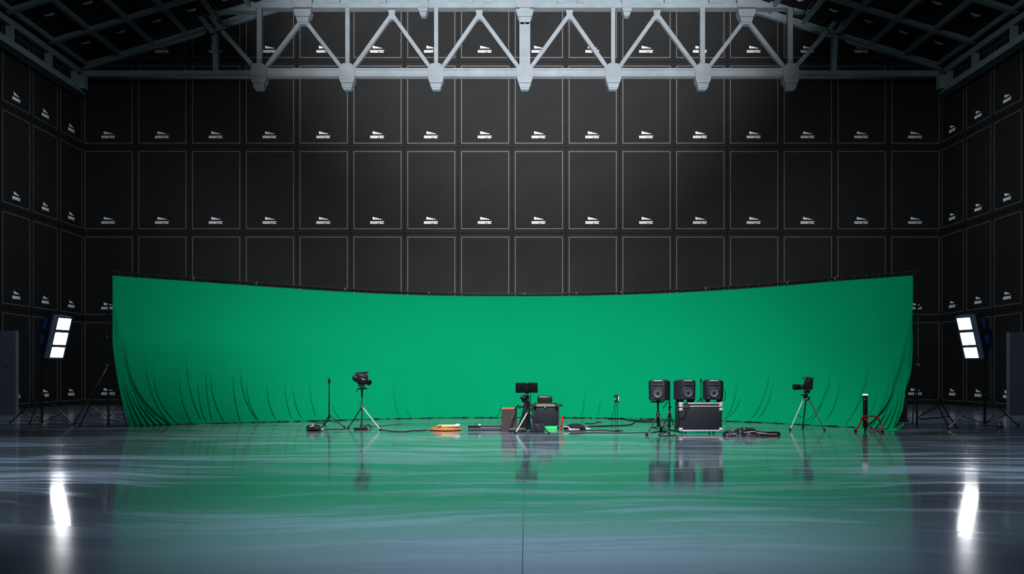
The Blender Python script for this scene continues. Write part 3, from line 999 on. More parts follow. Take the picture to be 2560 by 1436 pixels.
MB().lathe([(0.02, 0), (0.042, 0.03), (0.046, 0.12), (0.02, 0.17)], c2 + Vector((0.17, -0.13, 0.045)), (0.95, 0.1, 0.15), 14).obj('tape_wrap', M_WHITE, rb)
MB().box(c2 + Vector((-0.24, -0.16, 0.04)), (0.10, 0.05, 0.03), (0, -0.2, 0.2), 0.012).obj('red_tag', M_RED, rb)

# camera slider on the floor
c = FL(1214, 1077)
d = c.y
w_ = 88 * d / F
sl = thing('camera_slider', 'long low slate camera slider lying left of the brown box', 'slider', c)
MB().box(c + Vector((0, 0.06, 0.055)), (w_, 0.16, 0.11), None, 0.035).obj('rail', M_SLATE, sl)
MB().box(c + Vector((-w_ / 2 + 0.18, 0.05, 0.115)), (0.36, 0.17, 0.05), None, 0.015).obj('carriage', M_BLACKM, sl)
MB().box(c + Vector((0.16, 0.06, 0.118)), (w_ * 0.60, 0.14, 0.022), None, 0.008).obj('belt', M_RUBBER, sl)
MB().box(c + Vector((-0.17, 0.02, 0.16)), (0.065, 0.05, 0.045), None, 0.012).obj('release_knob', M_WHITE, sl)
MB().tube([c + Vector((-0.30, 0.05, 0.14)), c + Vector((-0.27, 0.05, 0.22)), c + Vector((-0.13, 0.05, 0.20)), c + Vector((-0.15, 0.05, 0.15))], 0.007, 6).obj('cord', M_DARKALU, sl)

# brown box
base = FL(1274, 1080)
d = base.y
x = lambda px: (px - CX) * d / F
bb = thing('storage_box', 'tall dark brown box with an orange top', 'box', base)
MB().box2(x(1254), x(1292.5), d, d + 0.42, 0.0, z(1023.5, d), 0.006).obj('box_body', M_BROWN, bb, False)
MB().box2(x(1254.5), x(1287), d + 0.01, d + 0.40, z(1023.5, d), z(1021, d), 0.006).obj('lid', M_TERRA, bb, False)
MB().box2(x(1280.5), x(1292.8), d - 0.008, d + 0.0, z(1049.5, d), z(1049, d) + 0.0).obj('seam_strip', M_BLACKM, bb, False)

# leaning folding frame in front of the box
fo = thing('folding_easel', 'thin grey folding easel leaning on the brown box', 'easel', FL(1292, 1083))
pA, pB = FL(1269, 1073), FL(1290, 1078)
tz = W(1290, 1022, base.y - 0.09)
MB().tube([FL(1270, 1081) + Vector((0, 0, 0.10)), tz], 0.024, 8).obj('long_arm', M_DARKALU, fo)
MB().box(FL(1291, 1080.8) + Vector((0.03, 0.0, 0.085)), (0.46, 0.20, 0.03), (0.12, 0, 0), 0.008).obj('tray', M_SLATE, fo)
MB().box(FL(1293, 1080.8) + Vector((0.03, 0.0, 0.03)), (0.46, 0.18, 0.06), None, 0.012).obj('base', M_BLACKM, fo)
MB().tube([tz + Vector((-0.03, -0.03, -0.03)), tz + Vector((0.02, -0.03, 0.05)), tz + Vector((0.08, -0.05, 0.09))], 0.024, 8).obj('grip', M_BLACKM, fo)

# twin screen on tripod
base = FL(1319, 1081)
d = base.y
x = lambda px: (px - CX) * d / F
z = lambda py: CH - (py - HY) * d / F
ts = stand('monitor_tripod', 'black tripod with one bright leg under the twin screens', 'tripod', (base.x, d, z(987)), base + Vector((0, 0, 0.10)), z(1033),
           [FL(1289, 1085), FL(1373, 1086), FL(1329, 1078)], 0.024, legmat=[M_SILVER, M_BLACK, M_BLACK], brace=0, legr=0.016, collars=(z(1012),))
MB().box((x(1314), d + 0.02, z(998)), (0.20, 0.16, 0.22), (0, 0.2, 0), 0.05).obj('pan_head', M_BLACKM, ts)
MB().prism([(x(1306), z(992)), (x(1316), z(987)), (x(1319), z(988)), (x(1312), z(996)), (x(1307), z(998))], d - 0.12, d - 0.06, 0.008).obj('head_bracket', M_BLACKM, ts)
MB().lathe([(0.04, 0), (0.055, 0.02), (0.05, 0.12), (0.03, 0.14)], (x(1313), d - 0.08, z(995)), (-0.9, -0.3, 0.0), 14).obj('tilt_knob', M_BLACKM, ts)
MB().tube([(x(1312), d, z(1012)), (x(1308), d - 0.05, z(1017)), (x(1297), d - 0.08, z(1019))], [0.02, 0.025, 0.04], 8).obj('pan_handle', M_BLACKM, ts)
MB().tube([(x(1326), d, z(985)), (x(1327), d - 0.02, z(1002)), (x(1323), d, z(1007)), (x(1327), d, z(1015))], 0.009, 6).obj('cord', M_RUBBER, ts)
MB().box((x(1329), d - 0.04, z(1024)), (0.07, 0.05, 0.08), (0, 0.3, 0), 0.015).obj('battery', M_BLACKM, ts)
tm = thing('twin_monitor', 'pair of black screens joined in a shallow vee, on the tripod', 'monitor', (x(1317), d, z(984)))
for s_, a, b_ in ((-1, 1289, 1316.5), (1, 1316.9, 1344)):
    w0 = (b_ - a) * d / F
    cx_ = (x(a) + x(b_)) / 2
    m = MB()
    za, zb = z(957), z(982.5)
    hh = (za - zb) / 2
    m.prism([(-s_ * q_, r_) for q_, r_ in ((-w0 / 2, -hh), (w0 / 2, -hh), (w0 / 2, hh - 0.035), (w0 / 2 - 0.030, hh), (-w0 / 2, hh - 0.005))], -0.03, 0.03, 0.008)
    m.xf(Matrix.Translation((cx_, d - 0.10 - 0.02, (za + zb) / 2)) @ Matrix.Rotation(0.14 * -s_, 4, 'Z')).obj('screen', M_SCREEN, tm)
MB().box((x(1316.5), d - 0.08, z(971)), (0.05, 0.09, 0.22), None, 0.012).obj('hinge', M_BLACK, tm)
for px, py in ((1311.5, 969.5), (1317, 969), (1323, 970), (1317, 975)):
    MB().lathe([(0.008, 0), (0.010, 0.006), (0.004, 0.010)], (x(px), d - 0.15, z(py)), (0, -1, 0), 10).obj('screw', M_DARKALU, tm)
MB().box((x(1317.5), d - 0.03, z(983)), (0.10, 0.10, 0.05), None, 0.01).obj('mount', M_BLACK, tm)

# black drape hanging below the tripod head
dr = MB()
prof = []
N = 36
rings = []
for k in range(12):
    t = k / 11
    zz = z(1006) * (1 - t) + 0.03 * t
    rr = 0.085 + 0.105 * t ** 1.5
    ring = []
    for j in range(N):
        a = 2 * PI * j / N
        r_ = rr * (1 + 0.14 * math.sin(5 * a + 1.0 + t) * (0.3 + t))
        ring.append(dr.bm.verts.new((x(1311) + 0.10 * (1 - t) - 0.0 + r_ * math.cos(a) - 0.02 * t, d + 0.80 + r_ * 0.55 * math.sin(a), zz)))
    rings.append(ring)
for A, B in zip(rings, rings[1:]):
    for j in range(N):
        dr.bm.faces.new((A[j], A[(j + 1) % N], B[(j + 1) % N], B[j]))
dr.bm.faces.new(rings[0])
dr.bm.faces.new(rings[-1][::-1])
tag(dr.obj('cloth_bag', M_CLOTHB), 'black cloth bag standing between the tripod and the chair', 'bag')

# black case in front of the chair
base = FL(1341, 1084)
d2 = base.y
x2 = lambda px: (px - CX) * d2 / F
z2 = lambda py: CH - (py - HY) * d2 / F
cs = thing('wedge_case', 'black sloped case on the floor in front of the chair', 'case', base)
MB().prism([(x2(1325), 0.0), (x2(1363), 0.0), (x2(1360.5), z2(1064)), (x2(1357), z2(1062)), (x2(1331), z2(1062)), (x2(1328), z2(1063))], d2 + 0.40, d2 + 0.62, 0.015).obj('case_body', M_CASE, cs)
MB().tube([(x2(1333), d2 + 0.50, z2(1062) - 0.005), (x2(1333), d2 + 0.50, z2(1062) + 0.018), (x2(1350), d2 + 0.50, z2(1062) + 0.018), (x2(1350), d2 + 0.50, z2(1062) - 0.005)], 0.008, 6).obj('handle', M_BLACK, cs)
MB().box2(x2(1321), x2(1361), d2 + 0.388, d2 + 0.402, 0.01, 0.03).obj('edge_line', M_BLACKM, cs)

# chair
base = FL(1364, 1075)
d = base.y + 0.25
x = lambda px: (px - CX) * d / F
z = lambda py: CH - (py - HY) * d / F
ch = thing('studio_chair', 'black padded studio armchair with chrome posts, behind the wedge case', 'chair', (base.x, d, 0))
MB().box((x(1363), d + 0.30, z(1001)), (0.44, 0.14, 0.25), (0.10, 0, 0), 0.065, 4).obj('backrest', M_LEATHER, ch)
MB().box2(x(1334), x(1393.5), d, d + 0.06, z(1064), z(1017.5), 0.015).obj('front_panel', M_CASE, ch)
MB().box2(x(1340), x(1387), d - 0.03, d + 0.03, z(1016.8), z(1011.5), 0.008).obj('front_rail', M_BRASS, ch)
MB().box2(x(1335), x(1393), d + 0.0, d + 0.42, z(1011.5), z(1008.5), 0.012).obj('seat', M_LEATHER, ch)
for s_, a, b_ in ((-1, 1325, 1341), (1, 1387, 1406)):
    ar = MB().box2(x(a), x(b_), d - 0.06, d + 0.36, z(1017), z(1011), 0.02).obj('armrest', M_BLACKM, ch)
    for k in range(3):
        MB().lathe([(0.012, 0), (0.028, 0.004), (0.028, 0.03), (0.012, 0.034)], (x(a) + 0.035 + k * 0.06, d - 0.06, z(1013.5 + (k % 2))), (0, -1, 0), 10).obj('arm_knob', M_CHROME, ar)
    px = 1331.5 if s_ < 0 else 1396
    MB().tube([(x(px), d + 0.02, z(1017)), (x(px), d + 0.02, 0.09)], 0.020, 10).obj('post', M_CHROME, ch)
    MB().tube([(x(px), d + 0.36, z(1014)), (x(px), d + 0.36, 0.03)], 0.018, 10).obj('leg', M_CHROME, ch)
    cw = MB().lathe([(0.02, -0.02), (0.045, -0.018), (0.05, 0.0), (0.045, 0.018), (0.02, 0.02)], (x(px), d + 0.02, 0.05), (1, 0, 0), 16).obj('caster', M_RUBBER, ch)
    MB().box((x(px), d + 0.02, 0.085), (0.06, 0.05, 0.03), None, 0.008).obj('caster_fork', M_CHROME, cw)
lt = MB().box((x(1364), d - 0.02, z(1016)), (0.06, 0.05, 0.05), None, 0.012).obj('latch', M_CHROME, ch)
MB().tube([(x(1362), d - 0.03, z(1017)), (x(1363), d - 0.05, z(1020)), (x(1366), d - 0.03, z(1017))], 0.007, 6).obj('latch_ring', M_CHROME, lt)
MB().tube([(x(1331.5), d + 0.3, 0.10), (x(1396), d + 0.3, 0.10)], 0.012, 8).obj('stretcher', M_CHROME, ch)
gp = MB().box2(x(1364), x(1392), d - 0.10, d + 0.06, 0.0, z(1066.8), 0.006).obj('foam_block', M_GREEN2)
tag(gp, 'bright green block on the floor under the black chair', 'block')

# red wand
base = FL(1403, 1079)
d = base.y
x = lambda px: (px - CX) * d / F
z = lambda py: CH - (py - HY) * d / F
rw = thing('red_baton', 'bright red baton standing upright beside the chair', 'baton', base)
MB().tube([(x(1403.5), d, z(1066)), (x(1404.5), d, z(1055)), (x(1406.3), d, z(1040.5))], [0.026, 0.03, 0.021], 12).obj('shaft', M_RED, rw)
MB().lathe([(0.006, 0), (0.030, 0.04), (0.036, 0.09), (0.022, 0.14), (0.018, 0.155)], (x(1403), d, 0.0), (0.06, 0, 1), 14).obj('grip', M_RED, rw)
MB().lathe([(0.027, 0), (0.03, 0.01), (0.027, 0.03)], (x(1403.3), d, z(1067.3)), (0, 0, 1), 12).obj('collar', M_BLACKM, rw)

# black gear bag right of the chair
c = FL(1438, 1075)
d = c.y
gb = thing('gear_bag', 'slumped dark bag with grey straps right of the red baton', 'bag', c)


def heap(c, rx, ry, h, seed, nu=60, nv=16, wr=0.12, skew=0.0, fold=1.0):
    rd = random.Random(seed)
    ph = [(rd.uniform(1, 7), rd.uniform(0, 6.28), rd.uniform(2, 9)) for _ in range(6)]
    m = MB()
    rings = []
    for k in range(nv):
        t = k / (nv - 1)
        ring = []
        for j in range(nu):
            a = 2 * PI * j / nu
            w = sum(math.sin(round(f1) * a + p + f2 * t) for f1, p, f2 in ph) / 6
            rr = math.cos(t * PI / 2) ** 0.75 * (1 + wr * w * (1 - 0.5 * t))
            zz = h * math.sin(t * PI / 2) * (1 + wr * 1.6 * math.sin(3.1 * math.cos(a) + ph[0][1] + 4 * t) * (1 - t)) * (1 + skew * math.cos(a) * (1 - t))
            q = Vector((rx * rr * math.cos(a), ry * rr * math.sin(a), max(zz, 0.0)))
            f1 = 1.0 - abs(mnoise.noise(Vector((q.x * 4.5 + seed, q.y * 9, q.z * 12))))
            f2 = 1.0 - abs(mnoise.noise(Vector((q.x * 10, q.y * 16 + seed, q.z * 22))))
            cr = (f1 ** 2 - 0.6) * 0.075 + (f2 ** 2 - 0.6) * 0.022
            q = Vector((q.x * (1 + cr * 0.8), q.y * (1 + cr * 1.2), max(q.z + cr * fold * math.sin(min(t * 3, 1) * PI / 2), 0.0)))
            ring.append(m.bm.verts.new(Vector(c) + q + Vector((0, 0, 0.0 if k else 0.002))))
        rings.append(ring)
    for A, B in zip(rings, rings[1:]):
        for j in range(nu):
            m.bm.faces.new((A[j], A[(j + 1) % nu], B[(j + 1) % nu], B[j]))
    m.bm.faces.new(rings[0][::-1])
    m.bm.faces.new(rings[-1])
    return m


heap(c, 0.31, 0.22, 0.16, 4, 120, 30, 0.15, 0.0, 0.6).obj('bag_body', M_CLOTHB, gb)
MB().tube([c + Vector((-0.33, -0.10, 0.10)), c + Vector((-0.22, -0.16, 0.09)), c + Vector((-0.16, -0.20, 0.03)), c + Vector((0.0, -0.24, 0.02))], 0.017, 8).obj('strap', M_SILVER, gb)
MB().tube([c + Vector((-0.20, -0.25, 0.02)), c + Vector((0.10, -0.27, 0.02))], 0.016, 8).obj('tube', M_SILVER, gb)
MB().box(c + Vector((0.36, -0.05, 0.03)), (0.14, 0.10, 0.05), (0, 0, 0.2), 0.012).obj('buckle', M_SILVER, gb)

# small clamp head on thin legs
base = FL(1538, 1060)
d = base.y
x = lambda px: (px - CX) * d / F
z = lambda py: CH - (py - HY) * d / F
sm_ = thing('clamp_light', 'small black and white clip lamp on two thin wire legs before the backdrop', 'lamp', base)
MB().tube([(x(1538), d, z(1006)), (x(1527.5), d - 0.1, 0.0)], 0.009, 6).obj('leg', M_BLACK, sm_)
MB().tube([(x(1545), d, z(1006)), (x(1544.5), d + 0.2, 0.0)], 0.009, 6).obj('leg', M_BLACK, sm_)
MB().tube([(x(1541), d, z(1006)), (x(1541), d + 0.5, 0.0)], 0.008, 6).obj('leg', M_BLACK, sm_)
MB().prism([(x(1535), z(988)), (x(1546), z(987.5)), (x(1546.5), z(1006)), (x(1536), z(1006)), (x(1535.5), z(1003)), (x(1542), z(1000)), (x(1542), z(994)), (x(1535), z(994))], d - 0.05, d + 0.05, 0.006).obj('clip', M_BLACKM, sm_)
MB().box((x(1545.8), d - 0.02, z(997)), (0.03, 0.08, 0.16), None, 0.008).obj('lamp_face', M_WHITE, sm_)


# ------------------------------------------------------------------ loudspeakers
def speaker(label, cxp, d, zb, yaw, hgt=0.60, loop=False, feet=True):
    """zb: height of the cabinet's underside"""
    root = thing('loudspeaker', label, 'speaker', ((cxp - CX) * d / F, d, zb), 'loudspeakers before the green backdrop')
    M = Matrix.Translation(root.location) @ Matrix.Rotation(yaw, 4, 'Z') @ Matrix.Scale(0.90 if feet else 0.945, 4)
    fwid, wid, dep, chm = 0.40, 0.60, 0.50, 0.14

    def put(m, n, mt, par=root):
        return m.xf(M).obj(n, mt, par)
    plan = [(-fwid / 2, -0.02), (fwid / 2, -0.02), (wid / 2, chm), (wid / 2, dep - 0.06), (wid / 2 - 0.10, dep), (-wid / 2 + 0.10, dep), (-wid / 2, dep - 0.06), (-wid / 2, chm)]
    m = MB()
    lo = [m.bm.verts.new((a * 0.97, b, 0.0)) for a, b in plan]
    hi = [m.bm.verts.new((a, b + (0.0 if b < 0.1 else -0.02), hgt - (0.0 if abs(a) < 0.25 else 0.045))) for a, b in plan]
    m.bm.faces.new(lo)
    m.bm.faces.new(hi[::-1])
    for k in range(8):
        m.bm.faces.new((lo[k], lo[(k + 1) % 8], hi[(k + 1) % 8], hi[k]))
    bmesh.ops.triangulate(m.bm, faces=[f_ for f_ in m.bm.faces if len(f_.verts) > 4])
    bmesh.ops.recalc_face_normals(m.bm, faces=m.bm.faces)
    bmesh.ops.bevel(m.bm, geom=[e for e in m.bm.edges if e.calc_face_angle(0) > 0.35], offset=0.014, segments=2, affect='EDGES')
    put(m, 'cabinet', M_SPK)
    put(MB().box2(-fwid / 2 + 0.015, fwid / 2 - 0.015, -0.032, -0.015, 0.02, hgt - 0.02, 0.006), 'baffle', M_BAFFLE)
    cz = 0.225
    wf = put(MB().lathe([(0.17, 0.0), (0.172, 0.016), (0.160, 0.024), (0.150, 0.014), (0.148, 0.0)], (0, -0.030, cz), (0, -1, 0), 36), 'woofer_ring', M_SPK)
    put(MB().lathe([(0.145, 0.0), (0.142, 0.012), (0.130, 0.014), (0.118, 0.006), (0.06, -0.010), (0.0, -0.012)], (0, -0.036, cz), (0, -1, 0), 36), 'cone', M_CONE, wf)
    put(MB().lathe([(0.046, 0.0), (0.044, 0.014), (0.034, 0.028), (0.018, 0.036), (0.0, 0.039)], (0, -0.030, cz), (0, -1, 0), 24), 'dust_cap', M_CAP, wf)
    put(MB().box2(-0.16, 0.16, -0.040, -0.028, 0.415, 0.445, 0.004), 'port_slot', M_BLACK)
    ct = put(MB().box2(-0.155, 0.155, -0.038, -0.030, 0.50, 0.560, 0.003), 'control_panel', M_SPK)
    for k in range(9):
        put(MB().box((-0.132 + k * 0.033, -0.041, 0.528 + 0.011 * (k % 2)), (0.014, 0.008, 0.014), None, 0.003), 'control_knob', M_CONE, ct)
    put(MB().box2(-0.125, 0.125, -0.040, -0.030, 0.566, 0.584, 0.003), 'light_strip', M_WHITE)
    for sx in (-1, 1):
        put(MB().lathe([(0.012, 0), (0.018, 0.006), (0.008, 0.012)], (sx * 0.14, -0.030, 0.06), (0, -1, 0), 10), 'screw', M_CONE)
    if feet:
        for sx in (-0.17, 0.17):
            put(MB().prism([(sx - 0.10, 0.012), (sx + 0.10, 0.012), (sx + 0.055, -0.03), (sx + 0.05, -0.075), (sx - 0.05, -0.075), (sx - 0.06, -0.03)], 0.06, 0.20, 0.006), 'foot', M_RUBBER)
            put(MB().box((sx, 0.40, -0.032), (0.09, 0.09, 0.09), None, 0.01), 'foot', M_RUBBER)
    if loop:
        put(MB().tube(catmull([(wid / 2 - 0.01, 0.2, 0.32), (wid / 2 + 0.05, 0.18, 0.28), (wid / 2 + 0.055, 0.16, 0.10), (wid / 2 + 0.02, 0.14, -0.02), (wid / 2 - 0.10, 0.10, -0.04)], 6), 0.010, 6), 'cord', M_RUBBER)
    return root


dS = 26.9
case_top = None
sp_z = CH - (1001 - HY) * dS / F
zt_case = CH - (1007 - HY) * dS / F
# stand under the first speaker
base = FL(1645, 1082)
speaker('loudspeaker on its own tripod, left of the flight case', 1645, base.y - 0.16, CH - (1001.5 - HY) * base.y / F, -0.30, feet=False)
st1 = stand('speaker_stand', 'grey tripod with black pole under the loudspeaker left of the case', 'stand', (base.x, base.y, CH - (1003.5 - HY) * base.y / F), base + Vector((0, 0, 0.16)), CH - (1039 - HY) * base.y / F,
            [FL(1617, 1090), FL(1673, 1087), FL(1652, 1074)], 0.026, legmat=[M_DARKALU, M_DARKALU, M_BLACK], brace=0.7, legr=0.021, collars=(0.85,))
MB().prism([(base.x - 0.22, CH - (1003.2 - HY) * base.y / F), (base.x + 0.22, CH - (1003.2 - HY) * base.y / F), (base.x + 0.10, CH - (1007.5 - HY) * base.y / F), (base.x - 0.18, CH - (1007 - HY) * base.y / F)], base.y - 0.06, base.y + 0.08, 0.008).obj('top_plate', M_BLACKM, st1)
base = FL(1674, 1076)
st2 = stand('light_stand', 'slim stand with a dark red collar between first speaker and case', 'stand', (base.x, base.y, CH - (960 - HY) * base.y / F), base + Vector((0, 0, 0.05)), CH - (1037 - HY) * base.y / F,
            [FL(1653, 1078), FL(1688, 1075), FL(1670, 1066)], 0.019, mat=M_BLACK, legmat=[M_BLACK, M_DARKALU, M_DARKALU], brace=0.6, legr=0.016, collars=(CH - (1018 - HY) * base.y / F,))
MB().lathe([(0.022, -0.05), (0.036, -0.04), (0.038, 0.0), (0.034, 0.04), (0.02, 0.05)], (base.x, base.y, CH - (1034 - HY) * base.y / F), (0, 0, 1), 14).obj('red_collar', M_REDT, st2)
MB().tube([(base.x, base.y - 0.02, CH - (1006 - HY) * base.y / F), (base.x - 0.10, base.y - 0.1, CH - (1008 - HY) * base.y / F), (base.x - 0.20, base.y - 0.1, CH - (1021 - HY) * base.y / F)], 0.014, 8).obj('boom_handle', M_BLACK, st2)

# flight case
x = lambda px: (px - CX) * dS / F
zz_ = lambda py: CH - (py - HY) * dS / F
fc = thing('flight_case', 'large black flight case with silver edges carrying two loudspeakers', 'case', (x(1752), dS, 0))
yw = 0.05
MF = Matrix.Translation((x(1752.5), dS, 0)) @ Matrix.Rotation(yw, 4, 'Z')
HWc, DPc = 53.5 * dS / F, 0.62
zb_, zt_ = 0.072, zz_(1007.5)


def putc(m, n, mt, par=fc, s=True):
    return m.xf(MF).obj(n, mt, par, s)


zl = zz_(1018)
putc(MB().box2(-HWc, HWc, 0, DPc, zb_, zl - 0.01, 0.012), 'case_body', M_CASE)
ld = putc(MB().box2(-HWc, HWc, 0, DPc, zl + 0.01, zt_, 0.012), 'lid', M_CASE)
for nm, z0, z1, par in (('edge_strip', zt_ - 0.035, zt_ + 0.004, ld), ('edge_strip', zl + 0.004, zl + 0.034, ld), ('edge_strip', zb_ - 0.004, zb_ + 0.035, fc)):
    m = MB()
    m.box2(-HWc - 0.006, HWc + 0.006, -0.008, 0.03, z0, z1, 0.004)
    putc(m, nm, M_SILVER, par)
    putc(MB().box2(-HWc - 0.008, -HWc + 0.03, 0.03, DPc, z0, z1, 0.004), 'edge_strip', M_DARKALU, par)
    putc(MB().box2(HWc - 0.03, HWc + 0.008, 0.03, DPc, z0, z1, 0.004), 'edge_strip', M_DARKALU, par)
for sx in (-1, 1):
    for zc in (zt_ - 0.03, zl + 0.03, zl - 0.07, zb_ + 0.05):
        putc(MB().box((sx * (HWc - 0.03), 0.025, zc), (0.10, 0.09, 0.085), None, 0.022, 3), 'corner', M_SILVER, fc)
for xx, ww in ((-HWc + 0.13, 0.07), (-HWc + 0.22, 0.09)):
    putc(MB().box((xx, -0.008, zl + 0.01), (ww, 0.03, 0.07), None, 0.012), 'latch', M_CHROME, fc)
putc(MB().box((-HWc + 0.16, -0.006, zt_ - 0.02), (0.14, 0.03, 0.045), None, 0.012), 'latch', M_CHROME, fc)
for sx in (-HWc + 0.17, HWc - 0.22):
    for yy in (0.08, DPc - 0.1):
        cw = putc(MB().lathe([(0.010, -0.016), (0.030, -0.014), (0.034, 0.0), (0.030, 0.014), (0.010, 0.016)], (sx, yy, 0.035), (1, 0.2, 0), 18), 'caster', M_RUBBER)
        putc(MB().box((sx, yy + 0.01, 0.064), (0.06, 0.07, 0.018), None, 0.008), 'caster_fork', M_CHROME, cw)
        putc(MB().lathe([(0.013, -0.02), (0.015, 0.0), (0.013, 0.02)], (sx, yy, 0.035), (1, 0.2, 0), 12), 'hub', M_CREAM, cw)
putc(MB().box2(-HWc + 0.45, -HWc + 0.72, 0.05, 0.10, 0.035, 0.045), 'skid_bar', M_BLACK, fc)
for sx in (-HWc + 0.45, -HWc + 0.72):
    putc(MB().box((sx, 0.075, 0.058), (0.02, 0.04, 0.03)), 'skid_post', M_BLACK, fc)
cl = tag(MB().tube(catmull([(x(1695.5), dS - 0.05, zl + 0.02), (x(1695), dS - 0.05, zz_(1034)), (x(1699), dS - 0.06, zz_(1043)), (x(1704), dS - 0.06, zz_(1044)), (x(1711), dS - 0.06, zz_(1037)), (x(1714.5), dS - 0.06, zz_(1019))], 8), 0.011, 6).obj('hanging_cord', M_RUBBER),
         'thin black cable looping down the front of the flight case', 'cable')
zs = zt_ + 0.078
speaker('left one of the two loudspeakers standing on the flight case', 1719, dS + 0.06, zs, 0.17)
speaker('loudspeaker at the right end of the flight case, with a cable loop', 1784.5, dS + 0.06, zs, -0.10, loop=True)
pm = Vector((x(1754.5), dS + 0.12, zt_))
ms_ = thing('microphone', 'slim black microphone standing on the flight case between the two speakers', 'microphone', pm)
MB().tube([pm + Vector((0, 0, 0.10)), pm + Vector((0, 0, 0.56))], 0.010, 8).obj('stem', M_BLACK, ms_)
MB().lathe([(0.010, 0), (0.024, 0.01), (0.026, 0.10), (0.014, 0.115)], pm + Vector((0, 0, 0.54)), (0, 0, 1), 14).obj('capsule', M_BLACKM, ms_)
MB().lathe([(0.012, 0), (0.03, 0.02), (0.028, 0.06), (0.012, 0.08)], pm + Vector((0, 0, 0.07)), (0, 0, 1), 12).obj('joint', M_BLACK, ms_)
for e in ((-0.11, -0.02), (0.06, -0.04), (0.02, 0.12)):
    MB().tube([pm + Vector((0, 0, 0.10)), pm + Vector((e[0], e[1], 0.012))], 0.011, 6).obj('leg', M_BLACK, ms_)

# heap of black sheeting
c = FL(1876, 1090)
hp = thing('cloth_heap', 'crumpled heap of shiny black cloth right of the flight case', 'cloth', c)
heap(c, 0.72, 0.26, 0.10, 8, 220, 40, 0.22).obj('cloth_spread', M_SHEEN, hp)
heap(c + Vector((-0.16, 0.02, 0.03)), 0.36, 0.20, 0.16, 21, 160, 36, 0.3).obj('cloth_fold', M_SHEEN, hp)
heap(c + Vector((-0.48, 0.05, 0.0)), 0.26, 0.16, 0.13, 31, 140, 32, 0.3).obj('cloth_fold', M_SHEEN, hp)
MB().tube(catmull([c + Vector((-0.15, -0.21, 0.10)), c + Vector((0.02, -0.22, 0.125)), c + Vector((0.16, -0.24, 0.09)), c + Vector((0.40, -0.22, 0.06)), c + Vector((0.66, -0.14, 0.05))], 6), 0.008, 6).obj('pale_cord', M_CREAM, hp)
MB().tube(catmull([c + Vector((0.42, -0.10, 0.09)), c + Vector((0.66, -0.08, 0.09)), c + Vector((0.76, -0.02, 0.05)), c + Vector((0.70, -0.12, 0.02)), c + Vector((0.45, -0.20, 0.02))], 6), 0.024, 8).obj('rolled_edge', M_RUBBER, hp)

# photo camera on tripod, right
base = FL(2012, 1074)
d = base.y
x = lambda px: (px - CX) * d / F
z = lambda py: CH - (py - HY) * d / F
tb = thing('camera_tripod', 'three-legged tripod with one bright leg under the right camera', 'tripod', base)
for (p0, p1, mt) in (((2009, 999), FL(1975, 1077), M_SILVER), ((2015, 1000), FL(2007, 1070), M_BLACK), ((2022, 996), FL(2061, 1077), M_DARKALU)):
    a = Vector((x(p0[0]), d, z(p0[1])))
    lg = MB().tube([a, p1 + Vector((0, 0, 0.02))], [0.021, 0.016], 8).obj('leg', mt, tb)
    MB().lathe([(0.02, 0), (0.034, 0.01), (0.030, 0.05), (0.016, 0.07)], p1, (0, 0, 1), 12).obj('rubber_foot', M_RUBBER, lg)
MB().box((x(2016), d, z(996)), (0.17, 0.13, 0.11), (0, 0.25, 0), 0.025).obj('tripod_head', M_BLACKM, tb)
MB().box((x(2014), d - 0.05, z(998)), (0.12, 0.04, 0.03), (0, -0.2, 0), 0.008).obj('head_plate', M_ALU, tb)
MB().tube([(x(2016), d, z(996)), (x(2016.5), d, z(984.8))], 0.035, 10).obj('pole', M_BLACKM, tb)
MB().tube([(x(2016), d - 0.02, z(988)), (x(2008), d - 0.10, z(988)), (x(1996), d - 0.18, z(988))], [0.03, 0.026, 0.010], 8).obj('pan_handle', M_BLACKM, tb)
MB().tube([FL(1975, 1077).lerp(Vector((x(2009), d, z(999))), 0.5), W(2002, 1043, d), FL(2007, 1070).lerp(Vector((x(2015), d, z(1000))), 0.38)], 0.008, 6).obj('brace', M_BLACK, tb)
pc = thing('photo_camera', 'black photo camera with a long lens pointing left, on the right tripod', 'camera', (x(2016), d, z(983)))
MB().prism([(x(2013), z(976)), (x(2029), z(975)), (x(2031.5), z(945)), (x(2019), z(944)), (x(2012), z(955))], d - 0.11, d + 0.11, 0.02).obj('camera_body', M_BLACKM, pc)
MB().prism([(x(2019), z(952)), (x(2019), z(946)), (x(2009), z(949)), (x(2006), z(947.5)), (x(2011), z(943)), (x(2024), z(943)), (x(2027), z(950))], d - 0.05, d + 0.05, 0.008).obj('flash_head', M_BLACKM, pc)
lx = Vector((-1, -0.12, -0.02)).normalized()
ln = MB().lathe([(0.06, 0), (0.074, 0.02), (0.074, 0.10), (0.068, 0.11), (0.072, 0.16), (0.080, 0.22), (0.086, 0.34), (0.082, 0.36), (0.065, 0.345), (0.0, 0.33)], (x(2013), d - 0.01, z(968)), lx, 26).obj('lens', M_BLACK, pc)
MB().lathe([(0.075, 0), (0.077, 0.005), (0.077, 0.03), (0.075, 0.035)], Vector((x(2013), d - 0.01, z(968))) + lx * 0.12, lx, 26).obj('zoom_ring', M_DARKALU, ln)
MB().box((x(2017), d, z(980)), (0.16, 0.14, 0.09), None, 0.02).obj('battery_grip', M_BLACKM, pc)
for px, py, s_ in ((2022, 950, 0.05), (2011, 946.5, 0.03), (2026, 957, 0.022)):
    MB().box((x(px), d - 0.10 if px > 2015 else d - 0.055, z(py)), (0.022, 0.02, s_), None, 0.004).obj('button', M_WHITE, pc)

